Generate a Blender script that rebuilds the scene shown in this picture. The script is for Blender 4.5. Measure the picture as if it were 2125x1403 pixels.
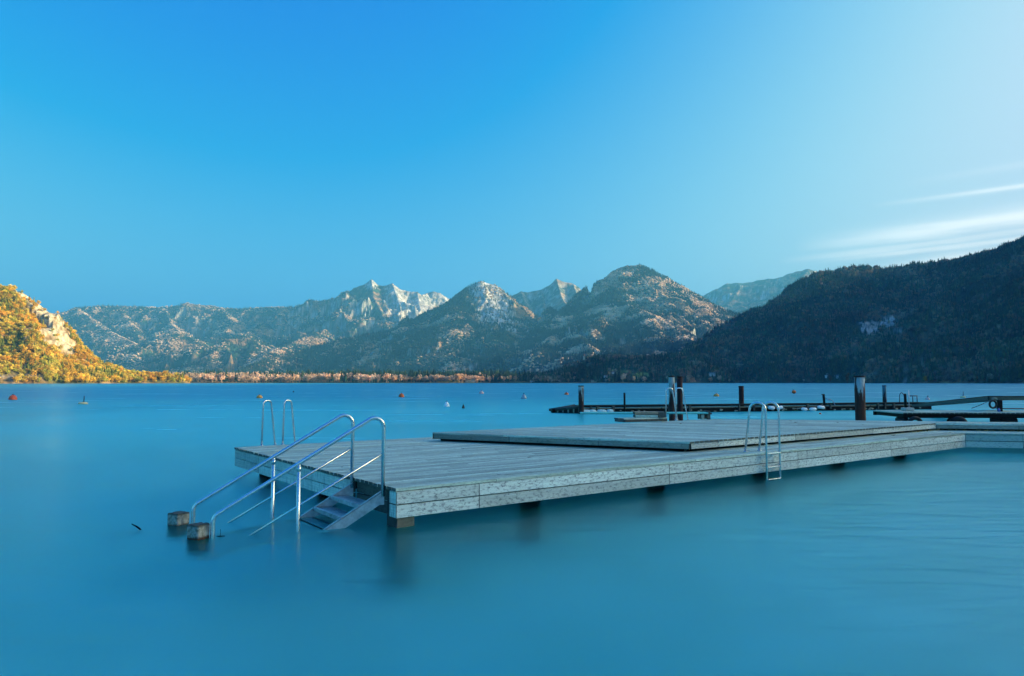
import bpy, bmesh, math, random
import numpy as np
from mathutils import Vector, Matrix

random.seed(11)
rng = np.random.default_rng(11)
sc = bpy.context.scene
for o in list(bpy.data.objects):
    bpy.data.objects.remove(o)
COL = sc.collection
PI = math.pi

# ------------------------------------------------------------------ camera
CAM_H, FPX, CX, CY, HOR = 2.0, 1475.0, 1062.5, 701.5, 793.5
PITCH = math.atan((HOR - CY) / FPX)
cam = bpy.data.cameras.new('camera')
cam.sensor_width = 36.0
cam.lens = FPX / 2125 * 36
cam.clip_start = 0.1
cam.clip_end = 60000
camo = bpy.data.objects.new('camera', cam)
camo.location = (0, 0, CAM_H)
camo.rotation_euler = (PI / 2 + PITCH, 0, 0)
COL.objects.link(camo)
sc.camera = camo

# ------------------------------------------------------------------ light, sky, exposure
SUN_AZ, SUN_EL = math.radians(85), math.radians(15)      # azimuth clockwise from the view direction (+Y)
SKY_STRENGTH = 0.059
sun_dir = Vector((math.sin(SUN_AZ) * math.cos(SUN_EL), math.cos(SUN_AZ) * math.cos(SUN_EL), math.sin(SUN_EL)))
sl = bpy.data.lights.new('sun', 'SUN')
sl.energy = 5.0
sl.angle = math.radians(0.5)
sl.color = (1.0, 0.79, 0.46)
so = bpy.data.objects.new('sun', sl)
so.rotation_euler = sun_dir.to_track_quat('Z', 'Y').to_euler()
COL.objects.link(so)

w = bpy.data.worlds.new('World')
sc.world = w
w.use_nodes = True
nt = w.node_tree
nt.nodes.clear()


def N(t, kind, **kw):
    n = t.nodes.new(kind)
    for k, v in kw.items():
        if k.startswith('i_'):
            key = k[2:]
            key = int(key) if key.isdigit() else key.replace('_', ' ')
            n.inputs[key].default_value = v
        else:
            setattr(n, k, v)
    return n


def math_(t, op, a, b=None, clamp=False):
    n = t.nodes.new('ShaderNodeMath')
    n.operation = op
    n.use_clamp = clamp
    for i, v in enumerate((a, b)):
        if v is None:
            continue
        if isinstance(v, (int, float)):
            n.inputs[i].default_value = v
        else:
            t.links.new(v, n.inputs[i])
    return n.outputs[0]


def mixc(t, fac, a, b, mode='MIX'):
    n = t.nodes.new('ShaderNodeMix')
    n.data_type = 'RGBA'
    n.blend_type = mode
    for i, v in ((0, fac), (6, a), (7, b)):
        if isinstance(v, (int, float)):
            n.inputs[i].default_value = v
        elif isinstance(v, tuple):
            n.inputs[i].default_value = v if len(v) == 4 else (*v, 1)
        else:
            t.links.new(v, n.inputs[i])
    return n.outputs[2]


def ramp(t, src, stops):
    n = t.nodes.new('ShaderNodeValToRGB')
    els = n.color_ramp.elements
    while len(els) < len(stops):
        els.new(0.5)
    for e, (p, c) in zip(els, stops):
        e.position = p
        if isinstance(c, (int, float)):
            c = (c, c, c)
        e.color = (*c, 1)
    t.links.new(src, n.inputs[0])
    return n.outputs[0]


sky = N(nt, 'ShaderNodeTexSky', sky_type='NISHITA', sun_disc=False)
sky.sun_elevation = SUN_EL
sky.sun_rotation = SUN_AZ
sky.altitude = 500
sky.air_density = 1.0
sky.dust_density = 8.0
sky.ozone_density = 3.0
# the camera's colour response, channel by channel (deep polarised blue, pale towards the sun)
sc3 = N(nt, 'ShaderNodeSeparateColor')
nt.links.new(sky.outputs[0], sc3.inputs[0])


def soft(v, cap):
    k_ = math_(nt, 'POWER', math_(nt, 'ADD', 1.0, math_(nt, 'POWER', math_(nt, 'DIVIDE', v, cap), 3.0)), 1 / 3)
    return math_(nt, 'DIVIDE', v, k_)


def glow(src, lo, k):
    return math_(nt, 'MULTIPLY', math_(nt, 'MAXIMUM', math_(nt, 'SUBTRACT', src, lo), 0.0), k)


cr_ = math_(nt, 'MULTIPLY', math_(nt, 'ADD', soft(glow(sc3.outputs[0], 0.84, 0.36), 0.56), glow(sc3.outputs[0], 3.1, 0.27)), 10.0)
cg_ = math_(nt, 'MULTIPLY', math_(nt, 'ADD', soft(math_(nt, 'MULTIPLY', math_(nt, 'POWER', sc3.outputs[1], 1.8), 0.180), 0.66), glow(sc3.outputs[1], 3.6, 0.26)), 10.0)
cb_ = math_(nt, 'MAXIMUM', math_(nt, 'MULTIPLY', math_(nt, 'POWER', sc3.outputs[2], 0.22), 0.57 * 10), math_(nt, 'MULTIPLY', sc3.outputs[2], 0.17 * 10))
cc3 = N(nt, 'ShaderNodeCombineColor')
nt.links.new(math_(nt, 'MINIMUM', cr_, 90.0), cc3.inputs[0])
nt.links.new(math_(nt, 'MINIMUM', cg_, 90.0), cc3.inputs[1])
nt.links.new(math_(nt, 'MINIMUM', cb_, 90.0), cc3.inputs[2])
skyc = cc3.outputs[0]
# thin cirrus streaks low in the sky on the sun's side
tc = N(nt, 'ShaderNodeTexCoord')
sx = N(nt, 'ShaderNodeSeparateXYZ')
nt.links.new(tc.outputs['Generated'], sx.inputs[0])
el = math_(nt, 'ARCSINE', sx.outputs[2])
az = math_(nt, 'ARCTAN2', sx.outputs[0], sx.outputs[1])
def gauss(a0, slope, width, lo, hi, amt, freq, seed):
    """one thin streak: elevation a0 at azimuth 0.6, faded in between azimuths lo and hi"""
    c_ = math_(nt, 'ADD', math_(nt, 'MULTIPLY', math_(nt, 'SUBTRACT', az, 0.6), slope), a0)
    cvx = N(nt, 'ShaderNodeCombineXYZ')
    nt.links.new(math_(nt, 'MULTIPLY', az, freq), cvx.inputs[0])
    nt.links.new(math_(nt, 'MULTIPLY', el, 70.0), cvx.inputs[1])
    cvx.inputs[2].default_value = seed
    n_ = N(nt, 'ShaderNodeTexNoise', i_Scale=1.0, i_Detail=5.0, i_Roughness=0.55)
    nt.links.new(cvx.outputs[0], n_.inputs['Vector'])
    off = math_(nt, 'MULTIPLY', math_(nt, 'SUBTRACT', n_.outputs[0], 0.5), width * 2.2)
    d_ = math_(nt, 'DIVIDE', math_(nt, 'SUBTRACT', math_(nt, 'ADD', el, off), c_), width)
    g_ = math_(nt, 'DIVIDE', 1.0, math_(nt, 'ADD', 1.0, math_(nt, 'POWER', math_(nt, 'ABSOLUTE', d_), 3.0)))
    m_ = ramp(nt, az, [(lo, 0.0), (hi, 1.0)])
    t_ = ramp(nt, n_.outputs[0], [(0.25, 0.55), (0.6, 1.0)])
    return math_(nt, 'MULTIPLY', math_(nt, 'MULTIPLY', math_(nt, 'MULTIPLY', g_, m_), t_), amt)


cm = gauss(0.188, 0.055, 0.0085, 0.38, 0.55, 0.80, 5.0, 1.0)
for args in ((0.163, 0.035, 0.0030, 0.40, 0.50, 0.55, 6.0, 4.0), (0.146, 0.05, 0.0080, 0.46, 0.56, 0.85, 5.0, 9.0), (0.2225, 0.02, 0.0022, 0.47, 0.60, 0.50, 4.0, 13.0),
             (0.171, 0.05, 0.0035, 0.36, 0.46, 0.45, 7.0, 17.0), (0.245, 0.03, 0.004, 0.50, 0.64, 0.15, 4.0, 21.0)):
    cm = math_(nt, 'MAXIMUM', cm, gauss(*args))
cm = math_(nt, 'MULTIPLY', cm, 1.0, True)
skyc = mixc(nt, cm, skyc, (11.5, 11.3, 10.8))
bg = N(nt, 'ShaderNodeBackground')
bg.inputs[1].default_value = SKY_STRENGTH
nt.links.new(skyc, bg.inputs[0])
wo = N(nt, 'ShaderNodeOutputWorld')
nt.links.new(bg.outputs[0], wo.inputs[0])

sc.view_settings.view_transform = 'Standard'
sc.view_settings.look = 'None'
sc.view_settings.exposure = 1.06
sc.view_settings.gamma = 1.0
sc.view_settings.use_curve_mapping = False
sc.render.engine = 'CYCLES'
cy = sc.cycles
cy.use_denoising = True
try:
    cy.denoiser = 'OPENIMAGEDENOISE'
    cy.denoising_prefilter = 'ACCURATE'
except Exception:
    pass
cy.max_bounces = 10
cy.diffuse_bounces = 4
cy.glossy_bounces = 5
cy.transmission_bounces = 5
cy.transparent_max_bounces = 6
cy.volume_bounces = 0
cy.use_adaptive_sampling = True
cy.adaptive_threshold = 0.015
cy.sample_clamp_indirect = 5.0
cy.volume_step_rate = 1.0


# ------------------------------------------------------------------ helpers
def ray(px, py):
    x, y = (px - CX) / FPX, (CY - py) / FPX
    f = (0, math.cos(PITCH), math.sin(PITCH))
    u = (0, -math.sin(PITCH), math.cos(PITCH))
    return Vector((x, f[1] + y * u[1], f[2] + y * u[2]))


def on_level(px, py, z):
    """the point of the horizontal plane z seen at a spot of the photograph"""
    r = ray(px, py)
    t = (z - CAM_H) / r.z
    return Vector((r.x * t, r.y * t, z))


def at_depth(px, py, d):
    r = ray(px, py)
    t = d / r.y
    return Vector((r.x * t, d, CAM_H + r.z * t))


def dirv(deg):
    return Vector((math.cos(math.radians(deg)), math.sin(math.radians(deg)), 0))


def props(o, label=None, cat=None, group=None, kind=None):
    if label: o['label'] = label
    if cat: o['category'] = cat
    if group: o['group'] = group
    if kind: o['kind'] = kind
    return o


def empty(name, loc, label, cat, group=None, rz=0.0):
    o = bpy.data.objects.new(name, None)
    o.empty_display_size = 0.2
    o.location = loc
    o.rotation_euler = (0, 0, rz)
    COL.objects.link(o)
    return props(o, label, cat, group)


def link(name, me, parent=None, loc=None, rz=None, mat=None):
    if mat is not None:
        me.materials.clear()
        me.materials.append(mat)
    o = bpy.data.objects.new(name, me)
    COL.objects.link(o)
    if loc is not None: o.location = loc
    if rz is not None: o.rotation_euler = (0, 0, rz)
    if parent is not None:
        o.parent = parent
    return o


def mesh_of(bm, name, smooth=False):
    me = bpy.data.meshes.new(name)
    bmesh.ops.recalc_face_normals(bm, faces=bm.faces)
    bm.to_mesh(me)
    bm.free()
    if smooth:
        for p in me.polygons: p.use_smooth = True
    return me


def bm_box(bm, c, s, rz=0.0, rot=None, bevel=0.0):
    r = bmesh.ops.create_cube(bm, size=1.0)
    vs = r['verts']
    M = Matrix.Translation(c) @ (rot.to_4x4() if rot is not None else Matrix.Rotation(rz, 4, 'Z')) @ Matrix.Diagonal((*s, 1))
    bmesh.ops.transform(bm, matrix=M, verts=vs)
    if bevel > 0:
        es = {e for v in vs for e in v.link_edges}
        bmesh.ops.bevel(bm, geom=list(es), offset=bevel, segments=1, affect='EDGES')
    return vs


def bm_prism(bm, pts, z0, z1):
    """polygon pts (x,y) extruded from z0 to z1"""
    lo = [bm.verts.new((p[0], p[1], z0)) for p in pts]
    hi = [bm.verts.new((p[0], p[1], z1)) for p in pts]
    n = len(pts)
    bm.faces.new(lo[::-1])
    bm.faces.new(hi)
    for i in range(n):
        bm.faces.new((lo[i], lo[(i + 1) % n], hi[(i + 1) % n], hi[i]))


def fillet(pts, rads, seg=8):
    """round the inner corners of a polyline"""
    out = [Vector(pts[0])]
    for i in range(1, len(pts) - 1):
        p, a, b = Vector(pts[i]), Vector(pts[i - 1]), Vector(pts[i + 1])
        r = rads[i - 1] if isinstance(rads, (list, tuple)) else rads
        u, v = (a - p).normalized(), (b - p).normalized()
        ang = u.angle(v)
        if r <= 0 or ang > PI - 0.02:
            out.append(p)
            continue
        L = min(r / math.tan(ang / 2), (a - p).length * 0.49 if i > 1 else (a - p).length * .95, (b - p).length * 0.95)
        r2 = L * math.tan(ang / 2)
        bis = (u + v).normalized()
        cen = p + bis * (r2 / math.sin(ang / 2))
        s, e = p + u * L - cen, p + v * L - cen
        tot = s.angle(e)
        ax = s.cross(e).normalized()
        for k in range(seg + 1):
            out.append(cen + Matrix.Rotation(tot * k / seg, 3, ax) @ s)
    out.append(Vector(pts[-1]))
    return out


def bm_tube(bm, pts, r, seg=12, cap=True):
    pts = [Vector(p) for p in pts]
    rings = []
    prev = None
    for i, p in enumerate(pts):
        t = (pts[min(i + 1, len(pts) - 1)] - pts[max(i - 1, 0)]).normalized()
        if prev is None:
            n = t.orthogonal().normalized()
        else:
            n = (prev - t * prev.dot(t)).normalized()
        prev = n
        b = t.cross(n)
        rr = r[i] if isinstance(r, (list, tuple)) else r
        rings.append([bm.verts.new(p + (n * math.cos(2 * PI * k / seg) + b * math.sin(2 * PI * k / seg)) * rr) for k in range(seg)])
    for a, b in zip(rings, rings[1:]):
        for k in range(seg):
            bm.faces.new((a[k], a[(k + 1) % seg], b[(k + 1) % seg], b[k]))
    if cap:
        bm.faces.new(rings[0][::-1])
        bm.faces.new(rings[-1])


def tube(name, pts, r, mat, parent, seg=12, smooth=True):
    bm = bmesh.new()
    bm_tube(bm, pts, r, seg)
    me = mesh_of(bm, name, smooth)
    if smooth:
        for p in me.polygons:
            if len(p.vertices) > 4: p.use_smooth = False
    return link(name, me, parent, mat=mat)


def lathe(name, prof, mat, parent=None, seg=18, loc=None, smooth=True, jitter=0):
    bm = bmesh.new()
    rings = []
    for (r, z) in prof:
        if r < 1e-5:
            rings.append([bm.verts.new((0, 0, z))])
        else:
            rings.append([bm.verts.new(((r + random.uniform(-jitter, jitter)) * math.cos(2 * PI * k / seg), (r + random.uniform(-jitter, jitter)) * math.sin(2 * PI * k / seg), z)) for k in range(seg)])
    for a, b in zip(rings, rings[1:]):
        for k in range(seg):
            va = (a[k % len(a)], a[(k + 1) % len(a)], b[(k + 1) % len(b)], b[k % len(b)])
            q = []
            for v in va:
                if v not in q: q.append(v)
            if len(q) > 2: bm.faces.new(q)
    if len(rings[0]) > 1: bm.faces.new(rings[0][::-1])
    if len(rings[-1]) > 1: bm.faces.new(rings[-1])
    return link(name, mesh_of(bm, name, smooth), parent, loc, mat=mat)


# ------------------------------------------------------------------ materials
def newmat(name):
    m = bpy.data.materials.new(name)
    m.use_nodes = True
    t = m.node_tree
    b = t.nodes['Principled BSDF']
    return m, t, b


def plain(name, col, rough=0.6, metal=0.0, var=0.15, scale=8.0, bump=0.0):
    m, t, b = newmat(name)
    tcn = N(t, 'ShaderNodeTexCoord')
    n = N(t, 'ShaderNodeTexNoise', i_Scale=scale, i_Detail=6.0, i_Roughness=0.65)
    t.links.new(tcn.outputs['Object'], n.inputs['Vector'])
    c2 = tuple(c * (1 - 2 * var) for c in col)
    c3 = tuple(min(1, c * (1 + var)) for c in col)
    t.links.new(ramp(t, n.outputs[0], [(0.3, c2), (0.7, c3)]), b.inputs['Base Color'])
    b.inputs['Roughness'].default_value = rough
    b.inputs['Metallic'].default_value = metal
    if bump:
        bn = N(t, 'ShaderNodeBump', i_Strength=bump, i_Distance=0.01)
        t.links.new(n.outputs[0], bn.inputs['Height'])
        t.links.new(bn.outputs[0], b.inputs['Normal'])
    return m


def wood(name, base, dark, green=0.3, stain=0.5, grain=1.0, streak=False, rough=0.75, speck=0.3):
    """weathered board: local X is the grain"""
    m, t, b = newmat(name)
    tcn = N(t, 'ShaderNodeTexCoord')
    oi = N(t, 'ShaderNodeObjectInfo')
    sh = N(t, 'ShaderNodeVectorMath', operation='SCALE')
    cmb = N(t, 'ShaderNodeCombineXYZ')
    for i in range(3): t.links.new(oi.outputs['Random'], cmb.inputs[i])
    t.links.new(cmb.outputs[0], sh.inputs[0])
    sh.inputs['Scale'].default_value = 57.0
    ad = N(t, 'ShaderNodeVectorMath', operation='ADD')
    t.links.new(tcn.outputs['Object'], ad.inputs[0])
    t.links.new(sh.outputs[0], ad.inputs[1])
    P = ad.outputs[0]

    def nz(scale, detail=4.0, vec=(1, 1, 1), rough_=0.6):
        mp = N(t, 'ShaderNodeMapping')
        mp.inputs['Scale'].default_value = vec
        t.links.new(P, mp.inputs[0])
        n = N(t, 'ShaderNodeTexNoise', i_Scale=scale, i_Detail=detail, i_Roughness=rough_)
        t.links.new(mp.outputs[0], n.inputs['Vector'])
        return n.outputs[0]
    g = nz(6.0, 5.0, (0.25, 9.0, 9.0))
    c = mixc(t, ramp(t, g, [(0.35, 0.0), (0.7, 1.0)]), tuple(x * (1 - 0.35 * grain) for x in base), base)
    rnd = math_(t, 'ADD', math_(t, 'MULTIPLY', oi.outputs['Random'], 0.52), 0.62)
    cr = N(t, 'ShaderNodeCombineColor')
    for i in range(3): t.links.new(rnd, cr.inputs[i])
    c = mixc(t, 1.0, c, cr.outputs[0], 'MULTIPLY')
    big = nz(0.9, 4.0, (0.6, 1, 1))
    c = mixc(t, math_(t, 'MULTIPLY', ramp(t, big, [(0.45, 0.0), (0.75, 1.0)]), green), c, (0.10, 0.15, 0.085))
    vec = (5.0, 5.0, 0.6) if streak else (0.9, 1.6, 2.0)
    s1 = nz(15.0 if not streak else 7.0, 6.0, vec, 0.72)
    c = mixc(t, math_(t, 'MULTIPLY', ramp(t, s1, [(0.5, 0.0), (0.66, 1.0)]), stain), c, dark)
    s2 = nz(38.0, 3.0, (0.5, 1, 1))
    c = mixc(t, math_(t, 'MULTIPLY', ramp(t, s2, [(0.62, 0.0), (0.74, 1.0)]), speck), c, tuple(x * 0.6 for x in dark))
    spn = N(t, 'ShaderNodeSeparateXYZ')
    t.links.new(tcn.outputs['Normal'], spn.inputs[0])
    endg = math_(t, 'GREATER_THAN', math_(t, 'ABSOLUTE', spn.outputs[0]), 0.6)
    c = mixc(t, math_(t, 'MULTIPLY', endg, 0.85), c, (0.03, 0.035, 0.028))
    t.links.new(c, b.inputs['Base Color'])
    b.inputs['Roughness'].default_value = rough
    bn = N(t, 'ShaderNodeBump', i_Strength=0.5, i_Distance=0.006)
    t.links.new(g, bn.inputs['Height'])
    t.links.new(bn.outputs[0], b.inputs['Normal'])
    return m


M = {}
M['plank'] = wood('deck_plank', (0.76, 0.95, 0.78), (0.13, 0.17, 0.16), green=0.14, stain=0.55, grain=1.6, speck=0.25)
M['plank_edge'] = wood('weathered_edge', (0.20, 0.21, 0.15), (0.03, 0.04, 0.03), green=0.5, stain=0.6)
M['board'] = wood('side_board', (0.84, 0.93, 0.84), (0.07, 0.095, 0.10), green=0.2, stain=0.85, grain=0.8, speck=0.55)
M['board_streaked'] = wood('streaked_board', (0.84, 0.86, 0.72), (0.05, 0.06, 0.045), green=0.3, stain=0.7, streak=True, speck=0.25)
M['board_green'] = wood('mossy_board', (0.40, 0.42, 0.34), (0.05, 0.065, 0.06), green=0.6, stain=0.6, speck=0.5)
M['beam_brown'] = wood('brown_beam', (0.17, 0.16, 0.11), (0.03, 0.03, 0.02), green=0.3, stain=0.6)
M['board_wing'] = wood('wing_board', (0.72, 0.76, 0.64), (0.09, 0.11, 0.10), green=0.25, stain=0.5, grain=0.5, speck=0.4)
M['board_dark'] = wood('dark_board', (0.13, 0.13, 0.11), (0.02, 0.02, 0.018), green=0.3, stain=0.7)
M['beam'] = wood('dark_beam', (0.018, 0.019, 0.017), (0.006, 0.006, 0.006), green=0.04, stain=0.6)  # near-black: puts the shade beneath the decks into joists and posts
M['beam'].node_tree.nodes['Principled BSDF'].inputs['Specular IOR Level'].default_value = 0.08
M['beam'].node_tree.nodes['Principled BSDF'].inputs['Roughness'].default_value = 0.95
M['boxwood'] = wood('brown_boxwood', (0.42, 0.33, 0.22), (0.2, 0.16, 0.11), green=0.05, stain=0.3)
M['steel'] = plain('brushed_steel', (0.80, 0.82, 0.80), 0.27, 0.95, 0.10, 30.0)
M['galv'] = plain('galvanised_metal', (0.50, 0.54, 0.56), 0.42, 0.75, 0.2, 9.0, 0.05)
M['black'] = plain('black_rubber', (0.012, 0.012, 0.013), 0.7, 0, 0.3, 12.0)
M['concrete'] = plain('wet_concrete', (0.30, 0.28, 0.22), 0.85, 0, 0.4, 14.0, 0.6)
M['rust'] = plain('rusty_steel', (0.055, 0.014, 0.010), 0.75, 0.1, 0.4, 6.0, 0.3)
M['orange'] = plain('orange_plastic', (1.0, 0.17, 0.03), 0.45, 0, 0.08)
M['red'] = plain('red_plastic', (1.0, 0.14, 0.05), 0.45, 0, 0.08)
M['amber'] = plain('amber_plastic', (1.0, 0.42, 0.09), 0.5, 0, 0.1)
M['cream'] = plain('cream_plastic', (0.80, 0.72, 0.38), 0.5, 0, 0.1)
M['white'] = plain('white_plastic', (0.92, 0.94, 0.92), 0.5, 0, 0.05)
M['pink'] = plain('faded_pink_plastic', (0.95, 0.60, 0.56), 0.5, 0, 0.2)
M['grey'] = plain('grey_plastic', (0.4, 0.5, 0.55), 0.5, 0, 0.2)
M['turq'] = plain('turquoise_paint', (0.13, 0.62, 0.55), 0.5, 0, 0.08)
M['blue'] = plain('blue_plastic', (0.05, 0.15, 0.5), 0.4, 0, 0.1)
M['leaf'] = plain('dry_leaf', (0.20, 0.11, 0.04), 0.8, 0, 0.3, 20)


def pile_mat(name, paint, rustc, zsplit, amount=1.0):
    """painted steel pile, paint worn away to rust below a ragged line"""
    m, t, b = newmat(name)
    tcn = N(t, 'ShaderNodeTexCoord')
    mp = N(t, 'ShaderNodeMapping')
    mp.inputs['Scale'].default_value = (8, 8, 1.0)
    t.links.new(tcn.outputs['Object'], mp.inputs[0])
    n = N(t, 'ShaderNodeTexNoise', i_Scale=1.0, i_Detail=8.0, i_Roughness=0.7)
    t.links.new(mp.outputs[0], n.inputs['Vector'])
    sp = N(t, 'ShaderNodeSeparateXYZ')
    t.links.new(tcn.outputs['Object'], sp.inputs[0])
    v = math_(t, 'ADD', math_(t, 'SUBTRACT', sp.outputs[2], zsplit), math_(t, 'MULTIPLY', math_(t, 'SUBTRACT', n.outputs[0], 0.5), 4.5))
    f = ramp(t, v, [(0.0, 0.0), (0.12, 1.0)])
    n2 = N(t, 'ShaderNodeTexNoise', i_Scale=3.0, i_Detail=6.0, i_Roughness=0.7)
    t.links.new(mp.outputs[0], n2.inputs['Vector'])
    rc = ramp(t, n2.outputs[0], [(0.35, tuple(c * 0.35 for c in rustc)), (0.7, rustc)])
    pc = ramp(t, n2.outputs[0], [(0.35, tuple(c * 0.55 for c in paint)), (0.55, paint)])
    t.links.new(mixc(t, math_(t, 'MULTIPLY', f, amount), rc, pc), b.inputs['Base Color'])
    b.inputs['Roughness'].default_value = 0.75
    bn = N(t, 'ShaderNodeBump', i_Strength=0.5, i_Distance=0.02)
    t.links.new(n.outputs[0], bn.inputs['Height'])
    t.links.new(bn.outputs[0], b.inputs['Normal'])
    return m


M['pile_white'] = pile_mat('white_worn_pile', (0.42, 0.47, 0.42), (0.07, 0.02, 0.012), 1.55)
M['pile_big'] = pile_mat('large_worn_pile', (0.40, 0.47, 0.46), (0.09, 0.025, 0.012), 1.85)
M['pile_rust'] = pile_mat('rust_red_pile', (0.2, 0.05, 0.03), (0.055, 0.012, 0.01), 9.0)
M['pile_teal'] = pile_mat('teal_worn_pile', (0.10, 0.22, 0.26), (0.05, 0.02, 0.018), 1.0)

# ------------------------------------------------------------------ numpy noise
_perm = rng.permutation(4096)
_ga = rng.random(4096) * 2 * PI
_gx, _gy = np.cos(_ga), np.sin(_ga)


def perlin(x, y, seed=0):
    xi, yi = np.floor(x).astype(np.int64), np.floor(y).astype(np.int64)
    xf, yf = x - xi, y - yi
    u, v = xf * xf * xf * (xf * (xf * 6 - 15) + 10), yf * yf * yf * (yf * (yf * 6 - 15) + 10)

    def g(ix, iy, fx, fy):
        h = _perm[(_perm[(ix + seed * 131) & 4095] + iy) & 4095]
        return _gx[h] * fx + _gy[h] * fy
    a, b = g(xi, yi, xf, yf), g(xi + 1, yi, xf - 1, yf)
    c, d = g(xi, yi + 1, xf, yf - 1), g(xi + 1, yi + 1, xf - 1, yf - 1)
    return ((a + (b - a) * u) * (1 - v) + (c + (d - c) * u) * v) * 1.5


def fbm(x, y, octv=5, seed=0, gain=0.5):
    s, a, f = 0, 1.0, 1.0
    for i in range(octv):
        s = s + a * perlin(x * f, y * f, seed + i)
        a *= gain
        f *= 2.03
    return s


def ridged(x, y, octv=4, seed=0, gain=0.5):
    s, a, f = 0, 1.0, 1.0
    for i in range(octv):
        s = s + a * (1 - 2 * np.abs(perlin(x * f, y * f, seed + i)))
        a *= gain
        f *= 2.07
    return s


def sstep(a, b, x):
    t = np.clip((x - a) / (b - a), 0, 1)
    return t * t * (3 - 2 * t)


# ------------------------------------------------------------------ terrain patches
class Ridge:
    def __init__(self, pts, s1=0.7, s2=0.5, d1=300.0, mode='px'):
        """pts: (px, py, depth) as seen, or world (x, y, z)"""
        self.p = np.array([tuple(at_depth(*q)) if mode == 'px' else q for q in pts], float)
        self.s1, self.s2, self.d1 = s1, s2, d1


def ridge_field(ridges, X, Y):
    best = np.full(X.shape, -1e9)
    U, D = np.zeros(X.shape), np.zeros(X.shape)
    for ri, rd in enumerate(ridges):
        acc = 0.0
        for a, b in zip(rd.p[:-1], rd.p[1:]):
            dx, dy = b[0] - a[0], b[1] - a[1]
            L2 = dx * dx + dy * dy + 1e-9
            L = math.sqrt(L2)
            t = np.clip(((X - a[0]) * dx + (Y - a[1]) * dy) / L2, 0, 1)
            d = np.hypot(X - a[0] - t * dx, Y - a[1] - t * dy)
            h = a[2] + (b[2] - a[2]) * t - rd.s1 * np.minimum(d, rd.d1) - rd.s2 * np.maximum(d - rd.d1, 0)
            m = h > best
            best = np.where(m, h, best)
            # signed side so gullies differ on the two flanks
            U = np.where(m, acc + t * L + ri * 7777, U)
            D = np.where(m, d, D)
            acc += L
    sec = np.full(X.shape, -1e9)
    for ri, rd in enumerate(ridges):
        acc = 0.0
        for a, b in zip(rd.p[:-1], rd.p[1:]):
            dx, dy = b[0] - a[0], b[1] - a[1]
            L2 = dx * dx + dy * dy + 1e-9
            L = math.sqrt(L2)
            t = np.clip(((X - a[0]) * dx + (Y - a[1]) * dy) / L2, 0, 1)
            d = np.hypot(X - a[0] - t * dx, Y - a[1] - t * dy)
            h = a[2] + (b[2] - a[2]) * t - rd.s1 * np.minimum(d, rd.d1) - rd.s2 * np.maximum(d - rd.d1, 0)
            far_ = np.abs(acc + t * L + ri * 7777 - U) > 60
            sec = np.where(far_ & (h > sec), h, sec)
            acc += L
    return best, U, D, sstep(0, 22, best - sec)


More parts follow.
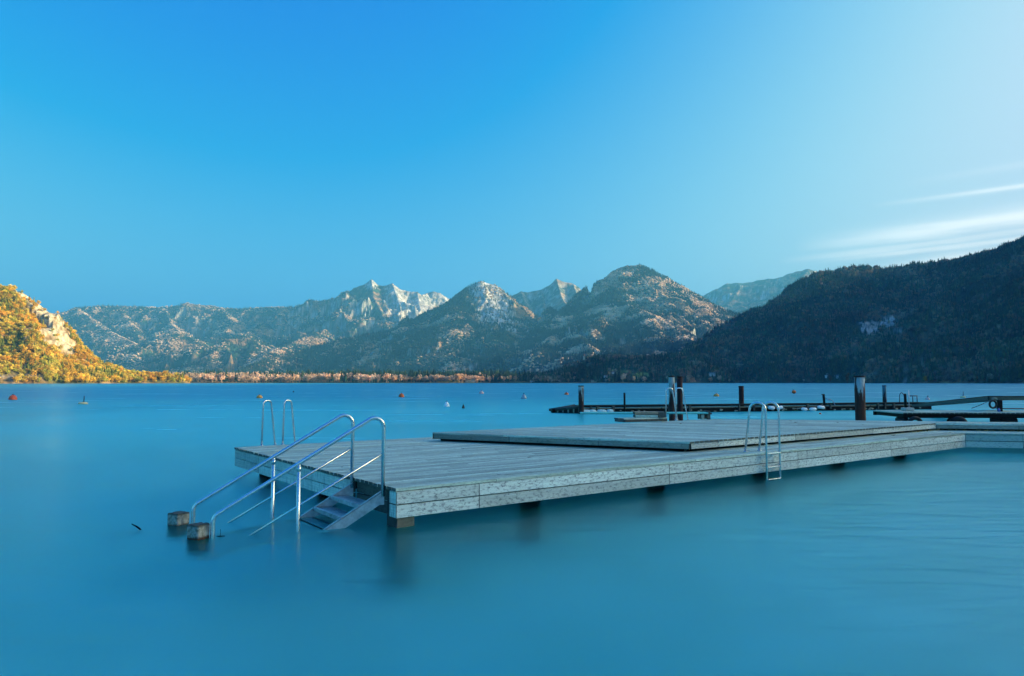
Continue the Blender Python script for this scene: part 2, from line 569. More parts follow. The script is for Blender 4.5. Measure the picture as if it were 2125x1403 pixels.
class Patch:
    def __init__(self, px0, px1, na, d0, d1, nd, ridges, rib=30, ribl=260, rough=12, roughl=180, base=1.0, seed=0, jag=1.0, extra=None, azs=None):
        self.az = azs if azs is not None else np.arctan((np.linspace(px0, px1, na) - CX) / FPX)
        self.r = np.geomspace(d0, d1, nd)
        A, R = np.meshgrid(self.az, self.r, indexing='ij')
        X, Y = R * np.sin(A), R * np.cos(A)
        self.args = (ridges, rib, ribl, rough, roughl, base, seed, jag, extra)
        self.X, self.Y = X, Y
        self.Z = self.height(X, Y)
        gy, gx = None, None
        e = 12.0
        self.nx = -(self.height(X + e, Y) - self.Z) / e
        self.ny = -(self.height(X, Y + e) - self.Z) / e
        self.slope = np.hypot(self.nx, self.ny)

    def height(self, X, Y):
        ridges, rib, ribl, rough, roughl, base, seed, jag, extra = self.args
        h, U, D, fade = ridge_field(ridges, X, Y)
        env = np.clip(D / (ribl * 0.9), 0, 1)
        warp = fbm(X / 400, Y / 400, 3, seed + 50) * 0.5
        h = h + rib * env * fade * (ridged(U / ribl + warp, D / (ribl * 4.5) + warp, 4, seed) - 0.9)
        h = h + rough * (0.12 * jag + 0.88 * env) * fbm(X / roughl, Y / roughl, 6, seed + 9, 0.55)
        if extra is not None: h = extra(h, X, Y)
        return np.maximum(h, base - 14.0) if base is not None else h

    def seen(self):
        """where each vertex appears in the photograph (for laying out what covers it)"""
        return self.seen_at(self.X, self.Y, self.Z)

    @staticmethod
    def seen_at(X, Y, Z):
        c, s = math.cos(PITCH), math.sin(PITCH)
        d = Y * c + (Z - CAM_H) * s
        u = -Y * s + (Z - CAM_H) * c
        return CX + X / d * FPX, CY - u / d * FPX

    def build(self, name, colour, mat, label=None):
        na, nr = self.X.shape
        V = np.stack([self.X, self.Y, self.Z], -1).reshape(-1, 3)
        i, j = np.meshgrid(np.arange(na - 1), np.arange(nr - 1), indexing='ij')
        a = i * nr + j
        F = np.stack([a, a + nr, a + nr + 1, a + 1], -1).reshape(-1, 4)
        zf = V[:, 2][F].max(1)
        F = F[zf > -6]
        me = bpy.data.meshes.new(name)
        me.vertices.add(len(V))
        me.vertices.foreach_set('co', V.astype(np.float32).ravel())
        me.loops.add(F.size)
        me.loops.foreach_set('vertex_index', F.astype(np.int32).ravel())
        me.polygons.add(len(F))
        me.polygons.foreach_set('loop_start', (np.arange(len(F)) * 4).astype(np.int32))
        me.polygons.foreach_set('use_smooth', np.ones(len(F), bool))
        me.update(calc_edges=True)
        C = np.ones((len(V), 4), np.float32)
        C[:, :3] = colour.reshape(-1, 3)
        at = me.color_attributes.new('Col', 'FLOAT_COLOR', 'POINT')
        at.data.foreach_set('color', C.ravel())
        o = link(name, me, None, mat=mat)
        props(o, label, None, None, 'structure')
        return o

    def sample(self, n, cond=None):
        """random spots on the land of this patch: x, y, z, slope"""
        ia = rng.random(n) * (len(self.az) - 1)
        # area-uniform along r
        r0, r1 = self.r[0], self.r[-1]
        rr = np.sqrt(rng.random(n) * (r1 * r1 - r0 * r0) + r0 * r0)
        azv = np.interp(ia, np.arange(len(self.az)), self.az)
        ir = np.interp(rr, self.r, np.arange(len(self.r)))
        i0, j0 = np.minimum(ia.astype(int), len(self.az) - 2), np.minimum(ir.astype(int), len(self.r) - 2)
        fa, fr = ia - i0, ir - j0

        def bil(G):
            return (G[i0, j0] * (1 - fa) + G[i0 + 1, j0] * fa) * (1 - fr) + (G[i0, j0 + 1] * (1 - fa) + G[i0 + 1, j0 + 1] * fa) * fr
        X, Y = rr * np.sin(azv), rr * np.cos(azv)
        Z = bil(self.Z)
        return X, Y, Z, bil(self.slope), bil(self.nx), bil(self.ny)


def terrain_mat(name, bump=3.0, scale=0.05, rough=0.95, mottle=0.35):
    m, t, b = newmat(name)
    at = N(t, 'ShaderNodeVertexColor', layer_name='Col')
    tcn = N(t, 'ShaderNodeTexCoord')
    n = N(t, 'ShaderNodeTexNoise', i_Scale=scale, i_Detail=6.0, i_Roughness=0.7)
    t.links.new(tcn.outputs['Object'], n.inputs['Vector'])
    f = ramp(t, n.outputs[0], [(0.3, 1 - mottle), (0.7, 1 + mottle)])
    mp = N(t, 'ShaderNodeMapping')
    mp.inputs['Scale'].default_value = (1, 1, 0.22)
    t.links.new(tcn.outputs['Object'], mp.inputs[0])
    n_s = N(t, 'ShaderNodeTexNoise', i_Scale=scale * 1.3, i_Detail=5.0, i_Roughness=0.65)
    t.links.new(mp.outputs[0], n_s.inputs['Vector'])
    f2 = ramp(t, n_s.outputs[0], [(0.38, 0.62), (0.58, 1.1)])
    t.links.new(mixc(t, 1.0, mixc(t, 1.0, at.outputs[0], f, 'MULTIPLY'), f2, 'MULTIPLY'), b.inputs['Base Color'])
    b.inputs['Roughness'].default_value = rough
    b.inputs['Specular IOR Level'].default_value = 0.1
    bn = N(t, 'ShaderNodeBump', i_Strength=1.0, i_Distance=bump)
    t.links.new(n.outputs[0], bn.inputs['Height'])
    t.links.new(bn.outputs[0], b.inputs['Normal'])
    return m


M['land_near'] = terrain_mat('hill_ground', 2.0, 0.12)
M['land_mid'] = terrain_mat('mountain_ground', 5.0, 0.035)
M['land_far'] = terrain_mat('far_mountain_ground', 12.0, 0.02, mottle=0.45)


def colmix(a, b, f):
    return a * (1 - f[..., None]) + b * f[..., None]


C_CON = np.array((0.035, 0.075, 0.050))
C_DEC = np.array((0.26, 0.15, 0.08))
C_TAN = np.array((0.42, 0.29, 0.18))
C_ROCK = np.array((0.50, 0.48, 0.43))
C_MEAD = np.array((0.075, 0.12, 0.035))


def cover(p, rock_slope=(1.0, 1.5), rocky=0.0, decid=0.5, seed=0, mead=0.0, rock_above=None):
    X, Y, Z = p.X, p.Y, p.Z
    n1 = fbm(X / 330, Y / 330 + Z / 200, 5, seed + 20)
    n2 = fbm(X / 60, Y / 60 + Z / 40, 4, seed + 30)
    c = colmix(np.broadcast_to(C_CON, X.shape + (3,)), C_DEC, sstep(-0.15, 0.35, n1 + n2 * 0.5 + (decid - 0.5)))
    c = colmix(c, C_TAN, sstep(0.1, 0.6, n2 + n1 * 0.4 + (decid - 0.5)) * 0.7)
    if mead: c = colmix(c, C_MEAD, sstep(0.1, 0.3, n1 * 1.0 + mead - 0.5) * sstep(0.35, 0.2, p.slope))
    rk = sstep(rock_slope[0], rock_slope[1], p.slope + n2 * 0.5 + rocky)
    if rock_above: rk = rk * sstep(rock_above, rock_above + 200, Z)
    rk = rk * (0.25 + 0.75 * sstep(-0.30, 0.12, fbm((X + 0.4 * Y) / 30, Z / 75 + 9, 4, seed + 40)))
    return colmix(c, C_ROCK * 0.92, rk)


R = Ridge
# --- right mountain: its crest runs on out of the frame, round the right of the bay
right_crest = [(1416, 735, 2250), (1460, 717, 2300), (1527, 695, 2360), (1544, 686, 2400), (1571, 664, 2440), (1606, 636, 2500), (1648, 605, 2560),
               (1669, 586, 2600), (1698, 567, 2600), (1747, 560, 2600), (1795, 554, 2600), (1832, 560, 2600), (1880, 553, 2560), (1936, 549, 2500),
               (1989, 541, 2450), (2062, 523, 2350), (2125, 499, 2250), (2200, 470, 2150)]
rc_world = [tuple(at_depth(*q)) for q in right_crest] + [(1830, 1850, 560), (1950, 1400, 590), (1980, 900, 590), (1950, 400, 575), (1900, -100, 565), (1850, -700, 560), (1700, -1500, 520)]
low_crest = [(1416, 737, 2250), (1372, 742, 2230), (1320, 746, 2240), (1275, 741, 2260), (1240, 756, 2260), (1202, 766, 2260), (1150, 778, 2250), (1080, 787, 2230), (1030, 791, 2200)]
az_a = np.arctan((np.linspace(1010, 2140, 620) - CX) / FPX)
az_b = np.linspace(az_a[-1], math.radians(128), 110)[1:]
P1 = Patch(0, 0, 0, 1150, 3300, 230, [Ridge(rc_world, 0.62, 0.50, 500, 'w'), Ridge(low_crest, 0.34, 0.30, 300)],
           rib=60, ribl=210, rough=18, roughl=140, seed=3, azs=np.concatenate([az_a, az_b]), jag=0.7)
# --- left hill
left_crest = [(-260, 540, 1240), (-160, 560, 1260), (-60, 582, 1280), (0, 597, 1300), (25, 598, 1315), (45, 606, 1330), (62, 617, 1345), (80, 634, 1360), (97, 655, 1375),
              (112, 675, 1385), (128, 697, 1395), (143, 728, 1400), (155, 742, 1410), (190, 755, 1420), (240, 770, 1440), (300, 778, 1470), (345, 776, 1500), (375, 783, 1520), (391, 791, 1530)]
P0 = Patch(-150, 402, 340, 1020, 1800, 150, [Ridge(left_crest, 0.95, 0.62, 130)], rib=20, ribl=75, rough=9, roughl=60, seed=8, jag=0.8)
# --- broad mountain right of the centre
m2 = [(1040, 740, 4250), (1100, 706, 4600), (1150, 668, 4800), (1211, 612, 5000), (1235, 598, 5050), (1263, 577, 5100), (1280, 560, 5100), (1301, 553, 5100), (1327, 551, 5100), (1348, 559, 5100),
      (1376, 574, 5100), (1412, 592, 5050), (1447, 612, 5000), (1463, 620, 5000), (1500, 641, 4950), (1530, 653, 4900), (1580, 700, 4800)]
m2s = [(1300, 590, 4950), (1275, 618, 4700), (1310, 636, 4500), (1350, 652, 4350), (1400, 683, 4150), (1420, 700, 4050)]
m2t = [(1290, 722, 3700), (1350, 702, 3850), (1400, 706, 3700), (1458, 716, 3500)]
m2u = [(1195, 690, 4300), (1210, 708, 4050), (1232, 724, 3850), (1262, 748, 3600)]
P2 = Patch(1020, 1620, 430, 3200, 5900, 190, [Ridge(m2, 0.72, 0.55, 450), Ridge(m2s, 0.62, 0.5, 300), Ridge(m2t, 0.4, 0.4, 200), Ridge(m2u, 0.6, 0.45, 150)],
           rib=125, ribl=420, rough=34, roughl=240, seed=14, jag=0.4)
# --- steep rock horn in the centre with its long wooded shoulder
m3 = [(440, 790, 4200), (470, 782, 4300), (560, 744, 4700), (640, 724, 4900), (700, 707, 5000), (766, 694, 5200), (820, 685, 5400), (880, 672, 5380), (925, 649, 5430), (947, 629, 5430), (958, 618, 5430),
      (975, 605, 5430), (984, 589, 5430), (998, 582.5, 5430), (1010, 587, 5430), (1026, 590, 5430), (1036, 599, 5430), (1047, 613, 5420), (1054, 640, 5400), (1068, 665, 5380), (1095, 692, 5330), (1130, 715, 5200), (1180, 750, 4600)]
m3b = [(1020, 596, 5400), (1030, 640, 5250), (1010, 690, 4900), (960, 730, 4500)]
P3 = Patch(430, 1190, 500, 3500, 6300, 180, [Ridge(m3, 0.78, 0.5, 350), Ridge(m3b, 1.1, 0.5, 200)], rib=75, ribl=420, rough=30, roughl=260, seed=21, jag=0.5)
# --- rock peak behind, right of the horn
m4 = [(1020, 640, 7200), (1040, 624, 7200), (1052, 617, 7200), (1073, 607, 7200), (1081, 602.5, 7200), (1095, 605, 7200), (1122, 601, 7200), (1141, 591, 7200), (1155, 577, 7200), (1164, 581, 7200), (1174, 585, 7200), (1188, 588, 7200), (1200, 594, 7200), (1212, 609, 7200), (1250, 650, 7200)]
m4r = [[(1081, 604, 7180), (1093, 640, 6800), (1112, 690, 6400)], [(1122, 603, 7180), (1130, 640, 6800), (1150, 690, 6400)], [(1155, 579, 7180), (1165, 615, 6850), (1185, 650, 6500)], [(1190, 590, 7180), (1200, 620, 6800)]]
P4 = Patch(1010, 1270, 220, 6100, 7800, 110, [Ridge(m4, 1.25, 0.9, 400)] + [Ridge(q, 1.0, 0.9, 300) for q in m4r], rib=55, ribl=190, rough=45, roughl=200, seed=33, jag=0.4)
# --- long far range on the left, ending in rock towers
m5 = [(85, 672, 8000), (113, 656, 8000), (132, 647, 8000), (148, 640, 8000), (188, 636, 8000), (223, 632.5, 8000), (277, 636, 8000), (329, 637, 8000), (367, 634, 8000), (386, 628, 8000), (400, 631, 8000),
      (447, 635, 8000), (459, 638, 8000), (500, 640, 8000), (535, 637.5, 8000), (580, 636, 7900), (611, 636, 7900), (653, 624.5, 7800), (697, 622, 7700), (723, 607, 7600), (738, 596.5, 7600), (756, 589.5, 7600),
      (766, 583, 7600), (771, 579.5, 7600), (782, 590, 7600), (791, 593, 7600), (803, 590, 7600), (815, 588, 7600), (826, 598, 7600), (845, 604, 7600), (858, 603, 7600), (866, 605, 7600), (873, 613, 7600), (887, 608, 7900), (899, 603.5, 7900),
      (913, 607, 7900), (928, 618, 7900), (948, 627, 7900), (980, 645, 7900)]
m5r = [[(815, 590, 7580), (826, 620, 7300), (845, 680, 6800)], [(866, 607, 7580), (872, 640, 7250), (880, 680, 6900)], [(771, 582, 7580), (775, 615, 7300), (800, 665, 6800), (815, 690, 6500)],
       [(160, 640, 7950), (230, 690, 7200), (330, 735, 6400)], [(250, 640, 7950), (270, 670, 7500), (290, 700, 7000)], [(340, 640, 7950), (355, 670, 7500), (372, 690, 7100)], [(460, 640, 7950), (480, 665, 7500), (470, 690, 7100)],
       [(600, 638, 7850), (560, 665, 7400), (520, 690, 6900)], [(697, 624, 7680), (690, 660, 7200), (650, 690, 6700)],
       [(290, 740, 6100), (335, 701, 6300), (370, 692, 6400), (400, 701, 6400), (440, 712, 6500)], [(240, 775, 5500), (300, 755, 5700), (360, 730, 5900), (420, 715, 6100)],
       [(380, 772, 5200), (440, 737, 5500), (470, 703, 5800), (520, 698, 6000), (533, 715, 5900), (512, 757, 5500)], [(540, 744, 5500), (580, 722, 5900), (620, 706, 6100), (676, 684, 6500), (690, 700, 6500)]]
P5 = Patch(60, 990, 640, 4700, 9900, 260, [Ridge(m5, 0.95, 0.5, 520)] + [Ridge(q, 0.6, 0.45, 350) for q in m5r], rib=125, ribl=330, rough=52, roughl=260, seed=41, jag=0.35)
# --- pale range far behind on the right, and the meadow hill before it
m6 = [(1420, 660, 9000), (1463, 620, 9000), (1487, 602, 9000), (1509, 587, 9000), (1549, 586.5, 9000), (1582, 579, 9000), (1615, 576.5, 9000), (1641, 566, 9000), (1677, 557, 9000), (1699, 564, 9000), (1760, 575, 9000)]
m6r = [[(1677, 560, 8950), (1640, 600, 8400), (1560, 645, 7700)], [(1540, 590, 8950), (1520, 620, 8500)]]
P6 = Patch(1400, 1760, 240, 6900, 10400, 90, [Ridge(m6, 0.6, 0.4, 500)] + [Ridge(q, 0.5, 0.4, 300) for q in m6r], rib=55, ribl=400, rough=35, roughl=300, seed=52, jag=0.4)
m7 = [(1420, 676, 6300), (1500, 662, 6400), (1545, 648, 6500), (1590, 628, 6600), (1620, 622, 6600), (1680, 640, 6600), (1760, 660, 6600)]
P7 = Patch(1400, 1760, 200, 5400, 6900, 60, [Ridge(m7, 0.32, 0.3, 500)], rib=20, ribl=300, rough=12, roughl=250, seed=57, jag=0.3)
# --- added ridge beyond the right mountain, out of the frame, that keeps the valley in shade
m8 = [(3150, 3000, 850), (4200, 4200, 1050), (4900, 5200, 900), (5600, 6200, 700)]
P8 = Patch(0, 0, 0, 3500, 8500, 60, [Ridge(m8, 0.5, 0.45, 500, 'w')], rib=70, ribl=500, rough=40, roughl=400, seed=60, azs=np.linspace(math.radians(25), math.radians(64), 90))


# --- plain at the head of the lake
def plain_h(h, X, Y):
    D = np.hypot(X, Y)
    shore = 1980 + 60 * fbm(X / 400, Y / 900, 3, 71)
    return np.where(D > shore, 1.2 + (D - shore) * 0.013 + 3.5 * fbm(X / 300, Y / 300, 4, 72) * np.clip((D - shore) / 200, 0, 1), -10.0)


P9 = Patch(330, 1520, 260, 1850, 5600, 110, [Ridge([(0, 9000, 0), (10, 9000, 0)], 0, 0, 1, 'w')], rib=0, rough=0, extra=plain_h)

c1 = cover(P1, (2.3, 3.2), -0.05, 0.30, 3)
px, py = P1.seen()


def blot(px, py, cx, cy_, rx, ry, seed, X, Y, Z):
    q = ((px - cx) / rx) ** 2 + ((py - cy_) / ry) ** 2
    return sstep(1.0, 0.55, q + 0.9 * fbm(X / 25, Y / 25 + Z / 18, 4, seed))


def spots(p, c, lst, col, seed=90):
    px, py = p.seen()
    for k, (cx, cy_, rx, ry) in enumerate(lst):
        brk = 0.35 + 0.65 * sstep(-0.35, 0.10, fbm((p.X + 0.4 * p.Y) / (p.r[0] / 200), p.Z / (p.r[0] / 70), 4, seed + 60))
        c = colmix(c, col * (0.8 + 0.2 * brk)[..., None], brk * blot(px, py, cx, cy_, rx, ry, seed + k, p.X, p.Y, p.Z))
    return c


right_rock = [(1804, 681, 25, 16), (1846, 668, 18, 19), (1868, 690, 10, 10)]
right_minor = [(1760, 652, 12, 9), (1838, 594, 14, 8), (2005, 702, 26, 8), (2060, 688, 26, 9), (1960, 725, 22, 5), (1713, 624, 12, 5)]
c1 = spots(P1, c1, right_minor, C_ROCK * 0.5, 170)
c1 = spots(P1, c1, right_rock, C_ROCK * 1.1)
c1 = spots(P1, c1, [(1290, 772, 26, 7), (1330, 779, 30, 7), (1212, 757, 16, 4)], C_MEAD * 2.4, 120)
P1.build('mountain', c1, M['land_near'], 'dark wooded mountain in shade rising on the right side of the lake')

c0 = cover(P0, (2.4, 3.2), 0.0, 0.75, 8)
c0 = c0 * 0.8 + np.array((0.16, 0.12, 0.03)) * 0.5
left_rock = [(60, 610, 28, 14), (84, 638, 28, 24), (106, 668, 28, 30), (126, 698, 25, 30), (142, 724, 18, 20), (104, 712, 16, 9)]
c0 = spots(P0, c0, left_rock, np.array((0.66, 0.56, 0.36)))
c0 = spots(P0, c0, [(30, 783, 60, 9)], np.array((0.25, 0.26, 0.27)), 130)
P0.build('hill', c0, M['land_near'], 'sunlit golden hill with a pale cliff on the left shore')

c2 = cover(P2, (2.3, 3.2), 0.0, 0.62, 14)
c2 = spots(P2, c2, [(1480, 640, 40, 10), (1380, 590, 40, 16), (1300, 622, 26, 8), (1420, 640, 20, 6)], np.array((0.34, 0.20, 0.10)), 140)
c2 = spots(P2, c2, [(1456, 652, 10, 3)], C_MEAD * 2)
P2.build('mountain', c2, M['land_mid'], 'broad wooded mountain with a rounded summit right of the rock horn')
c3 = cover(P3, (2.4, 3.2), 0.0, 0.38, 21)
c3 = spots(P3, c3, [(1010, 610, 40, 26), (1035, 645, 30, 40), (1070, 680, 34, 14), (1010, 650, 22, 26), (1000, 590, 24, 10)], C_ROCK * 1.25)
P3.build('mountain', c3, M['land_mid'], 'steep pale rock horn with a long wooded shoulder in the centre of the range')
P4.build('mountain', cover(P4, (0.95, 1.7), 0.05, 0.45, 33), M['land_far'], 'jagged grey rock peak behind the saddle between horn and rounded summit')
c5 = cover(P5, (1.9, 2.7), 0.0, 0.55, 41, 0.3, 380)
c5 = spots(P5, c5, [(845, 630, 50, 40), (880, 650, 24, 30), (770, 590, 14, 12), (910, 620, 28, 16), (740, 645, 8, 12), (820, 600, 20, 14)], C_ROCK * 1.15)
c5 = spots(P5, c5, [(268, 672, 9, 26), (372, 668, 12, 16), (318, 660, 12, 22), (400, 668, 14, 18), (240, 655, 12, 10), (195, 728, 8, 5), (410, 637, 20, 3)], np.array((0.42, 0.33, 0.25)), 150)
P5.build('mountain', c5, M['land_far'], 'long far range on the left running up to a row of rock towers')
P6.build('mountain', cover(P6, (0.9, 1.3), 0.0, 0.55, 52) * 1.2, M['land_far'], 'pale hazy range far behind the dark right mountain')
P7.build('hill', cover(P7, (1.2, 1.6), 0, 0.45, 57, 0.6), M['land_far'], 'low meadow hill in the valley before the pale range')
P8.build('mountain', cover(P8, (1.2, 1.6), 0, 0.4, 60), M['land_far'], 'added unseen mountain behind the right mountain that shades the valley')
c9 = cover(P9, (3, 4), 0, 0.45, 71) * 0.6 + C_MEAD * 0.5
P9.build('ground', c9, M['land_mid'], 'flat wooded land along the head of the lake')


# ------------------------------------------------------------------ trees
def tree_mat(name, inst=True, base=(0.1, 0.1, 0.1)):
    m, t, b = newmat(name)
    if inst:
        at = N(t, 'ShaderNodeAttribute', attribute_type='INSTANCER', attribute_name='tint')
        c = at.outputs[0]
    else:
        oi = N(t, 'ShaderNodeObjectInfo')
        c = oi.outputs['Color']
    geo = N(t, 'ShaderNodeNewGeometry')
    v = math_(t, 'ADD', math_(t, 'MULTIPLY', geo.outputs['Random Per Island'], 0.7), 0.65)
    cc = N(t, 'ShaderNodeCombineColor')
    for i in range(3): t.links.new(v, cc.inputs[i])
    t.links.new(mixc(t, 1.0, c, cc.outputs[0], 'MULTIPLY'), b.inputs['Base Color'])
    b.inputs['Roughness'].default_value = 0.9
    b.inputs['Specular IOR Level'].default_value = 0.1
    tl = N(t, 'ShaderNodeBsdfTranslucent')
    t.links.new(b.inputs['Base Color'].links[0].from_socket, tl.inputs['Color'])
    mxs = N(t, 'ShaderNodeMixShader')
    mxs.inputs[0].default_value = 0.12
    t.links.new(b.outputs[0], mxs.inputs[1])
    t.links.new(tl.outputs[0], mxs.inputs[2])
    t.links.new(mxs.outputs[0], t.nodes['Material Output'].inputs[0])
    return m


TM = tree_mat('foliage_tinted')
TM2 = tree_mat('foliage_by_object', False)
M['bark'] = plain('bark', (0.10, 0.075, 0.055), 0.9)


def conifer_bm(tiers=5, h=1.0, rw=0.17, sides=7, seed=0, trunk=True):
    """unit-height fir: drooping ragged skirts of branches"""
    rd = random.Random(seed)
    bm = bmesh.new()
    for k in range(tiers):
        f = k / tiers
        zt = 0.16 + 0.84 * (f + 1.35 / tiers)
        zt = min(zt, 1.0) * h
        zb = (0.10 + 0.84 * f) * h
        r = rw * (1 - f) ** 0.85 + 0.012
        top = bm.verts.new((rd.uniform(-.01, .01), rd.uniform(-.01, .01), zt))
        ring = []
        n = sides * 2
        for i in range(n):
            a = 2 * PI * i / n + rd.uniform(-.15, .15)
            rr = r * (rd.uniform(0.9, 1.25) if i % 2 == 0 else rd.uniform(0.45, 0.65))
            ring.append(bm.verts.new((rr * math.cos(a), rr * math.sin(a), zb + rd.uniform(-0.02, 0.03) + (0.0 if i % 2 == 0 else 0.03))))
        for i in range(n):
            bm.faces.new((ring[i], ring[(i + 1) % n], top))
    return bm


def broadleaf_bm(seed=0, n=90, rx=0.30, z0=0.25, col=1.0):
    """unit-height crown of small leaf clumps through its volume"""
    rd = random.Random(seed)
    bm = bmesh.new()
    lobes = [(rd.uniform(-.12, .12), rd.uniform(-.12, .12), rd.uniform(0.45, 0.8), rd.uniform(0.14, 0.22)) for _ in range(6)] + [(0, 0, 0.6, 0.27)]
    for i in range(n):
        lx, ly, lz, lr = lobes[i % len(lobes)]
        v = Vector((rd.gauss(0, 1), rd.gauss(0, 1), rd.gauss(0, 1))).normalized() * lr * rd.uniform(0.6, 1.05)
        p = Vector((lx + v.x * rx / 0.27, ly + v.y * rx / 0.27, max(z0 * 0.6, lz + v.z * 1.15)))
        s = rd.uniform(0.05, 0.085)
        q = Matrix.Rotation(rd.uniform(0, 6.28), 3, Vector((rd.gauss(0, 1), rd.gauss(0, 1), rd.gauss(0, 1))).normalized())
        vs = [bm.verts.new(p + q @ Vector((s * math.cos(a), s * math.sin(a) * 0.8, (0.4 if j % 2 else -0.2) * s))) for j, a in enumerate((0, 1.5, 3.1, 4.6))]
        bm.faces.new(vs)
    return bm


protos = bpy.data.collections.new('tree_shapes')      # not linked to the scene: source shapes only
for k in range(4):
    me = mesh_of(conifer_bm(6, 1.0, 0.16 + 0.02 * (k % 3), 6, 100 + k), 'fir_shape')
    me.materials.append(TM)
    protos.objects.link(bpy.data.objects.new('a_fir_%d' % k, me))
for k in range(4):
    bm = broadleaf_bm(200 + k, 110)
    bm_tube(bm, [(0, 0, 0), (0.01, 0, 0.3), (0, 0.01, 0.55)], [0.02, 0.014, 0.006], 5, False)
    me = mesh_of(bm, 'broadleaf_shape')
    me.materials.append(TM)
    protos.objects.link(bpy.data.objects.new('b_broadleaf_%d' % k, me))
for k in range(2):                                        # cheap far shapes
    me = mesh_of(conifer_bm(2, 1.0, 0.2, 4, 300 + k), 'far_fir_shape')
    me.materials.append(TM)
    protos.objects.link(bpy.data.objects.new('c_fir_%d' % k, me))
for k in range(2):
    bm = bmesh.new()
    bmesh.ops.create_icosphere(bm, subdivisions=1, radius=0.4)
    rd = random.Random(400 + k)
    for v in bm.verts:
        v.co *= rd.uniform(0.7, 1.15)
        v.co.z += 0.5
    me = mesh_of(bm, 'far_round_shape')
    me.materials.append(TM)
    protos.objects.link(bpy.data.objects.new('d_round_%d' % k, me))

ng = bpy.data.node_groups.new('plant_trees', 'GeometryNodeTree')
ng.interface.new_socket('Geometry', in_out='INPUT', socket_type='NodeSocketGeometry')
ng.interface.new_socket('Geometry', in_out='OUTPUT', socket_type='NodeSocketGeometry')
gi, go = ng.nodes.new('NodeGroupInput'), ng.nodes.new('NodeGroupOutput')
ci = ng.nodes.new('GeometryNodeCollectionInfo')
ci.inputs['Collection'].default_value = protos
ci.inputs['Separate Children'].default_value = True
ci.inputs['Reset Children'].default_value = True
ip = ng.nodes.new('GeometryNodeInstanceOnPoints')
ip.inputs['Pick Instance'].default_value = True


def named(name, typ):
    n = ng.nodes.new('GeometryNodeInputNamedAttribute')
    n.data_type = typ
    n.inputs[0].default_value = name
    return n.outputs[0]


ng.links.new(gi.outputs[0], ip.inputs['Points'])
ng.links.new(ci.outputs[0], ip.inputs['Instance'])
ng.links.new(named('kind_index', 'INT'), ip.inputs['Instance Index'])
ng.links.new(named('turn', 'FLOAT_VECTOR'), ip.inputs['Rotation'])
ng.links.new(named('size', 'FLOAT_VECTOR'), ip.inputs['Scale'])
ng.links.new(ip.outputs[0], go.inputs[0])


def forest(name, label, X, Y, Z, H, Wd, kind, tint):
    n = len(X)
    me = bpy.data.meshes.new(name)
    me.vertices.add(n)
    me.vertices.foreach_set('co', np.stack([X, Y, Z], -1).astype(np.float32).ravel())
    a = me.attributes.new('kind_index', 'INT', 'POINT')
    a.data.foreach_set('value', kind.astype(np.int32))
    a = me.attributes.new('turn', 'FLOAT_VECTOR', 'POINT')
    a.data.foreach_set('vector', np.stack([rng.normal(0, .04, n), rng.normal(0, .04, n), rng.random(n) * 6.28], -1).astype(np.float32).ravel())
    a = me.attributes.new('size', 'FLOAT_VECTOR', 'POINT')
    a.data.foreach_set('vector', np.stack([Wd, Wd, H], -1).astype(np.float32).ravel())
    a = me.attributes.new('tint', 'FLOAT_COLOR', 'POINT')
    a.data.foreach_set('color', np.concatenate([tint, np.ones((n, 1))], 1).astype(np.float32).ravel())
    o = link(name, me, None)
    props(o, label, 'forest', None, 'stuff')
    md = o.modifiers.new('trees', 'NODES')
    md.node_group = ng
    return o


PAL_CON = np.array([(0.035, 0.080, 0.050), (0.045, 0.100, 0.055), (0.028, 0.065, 0.045), (0.075, 0.110, 0.045)])
PAL_GOLD = np.array([(0.78, 0.46, 0.06), (0.84, 0.58, 0.08), (0.76, 0.46, 0.07), (0.74, 0.58, 0.09), (0.84, 0.66, 0.15), (0.50, 0.48, 0.08)])
PAL_SHADE = np.array([(0.17, 0.13, 0.10), (0.25, 0.17, 0.10), (0.13, 0.12, 0.10), (0.22, 0.20, 0.14), (0.11, 0.13, 0.09)])
PAL_FARCON = np.array([(0.045, 0.070, 0.060), (0.055, 0.085, 0.065), (0.035, 0.058, 0.055)])
PAL_RUST = np.array([(0.20, 0.12, 0.08), (0.30, 0.17, 0.08), (0.15, 0.11, 0.08), (0.24, 0.20, 0.12), (0.12, 0.12, 0.06)])
PAL_TAN = np.array([(0.52, 0.36, 0.24), (0.58, 0.42, 0.29), (0.42, 0.30, 0.20), (0.56, 0.36, 0.20)])


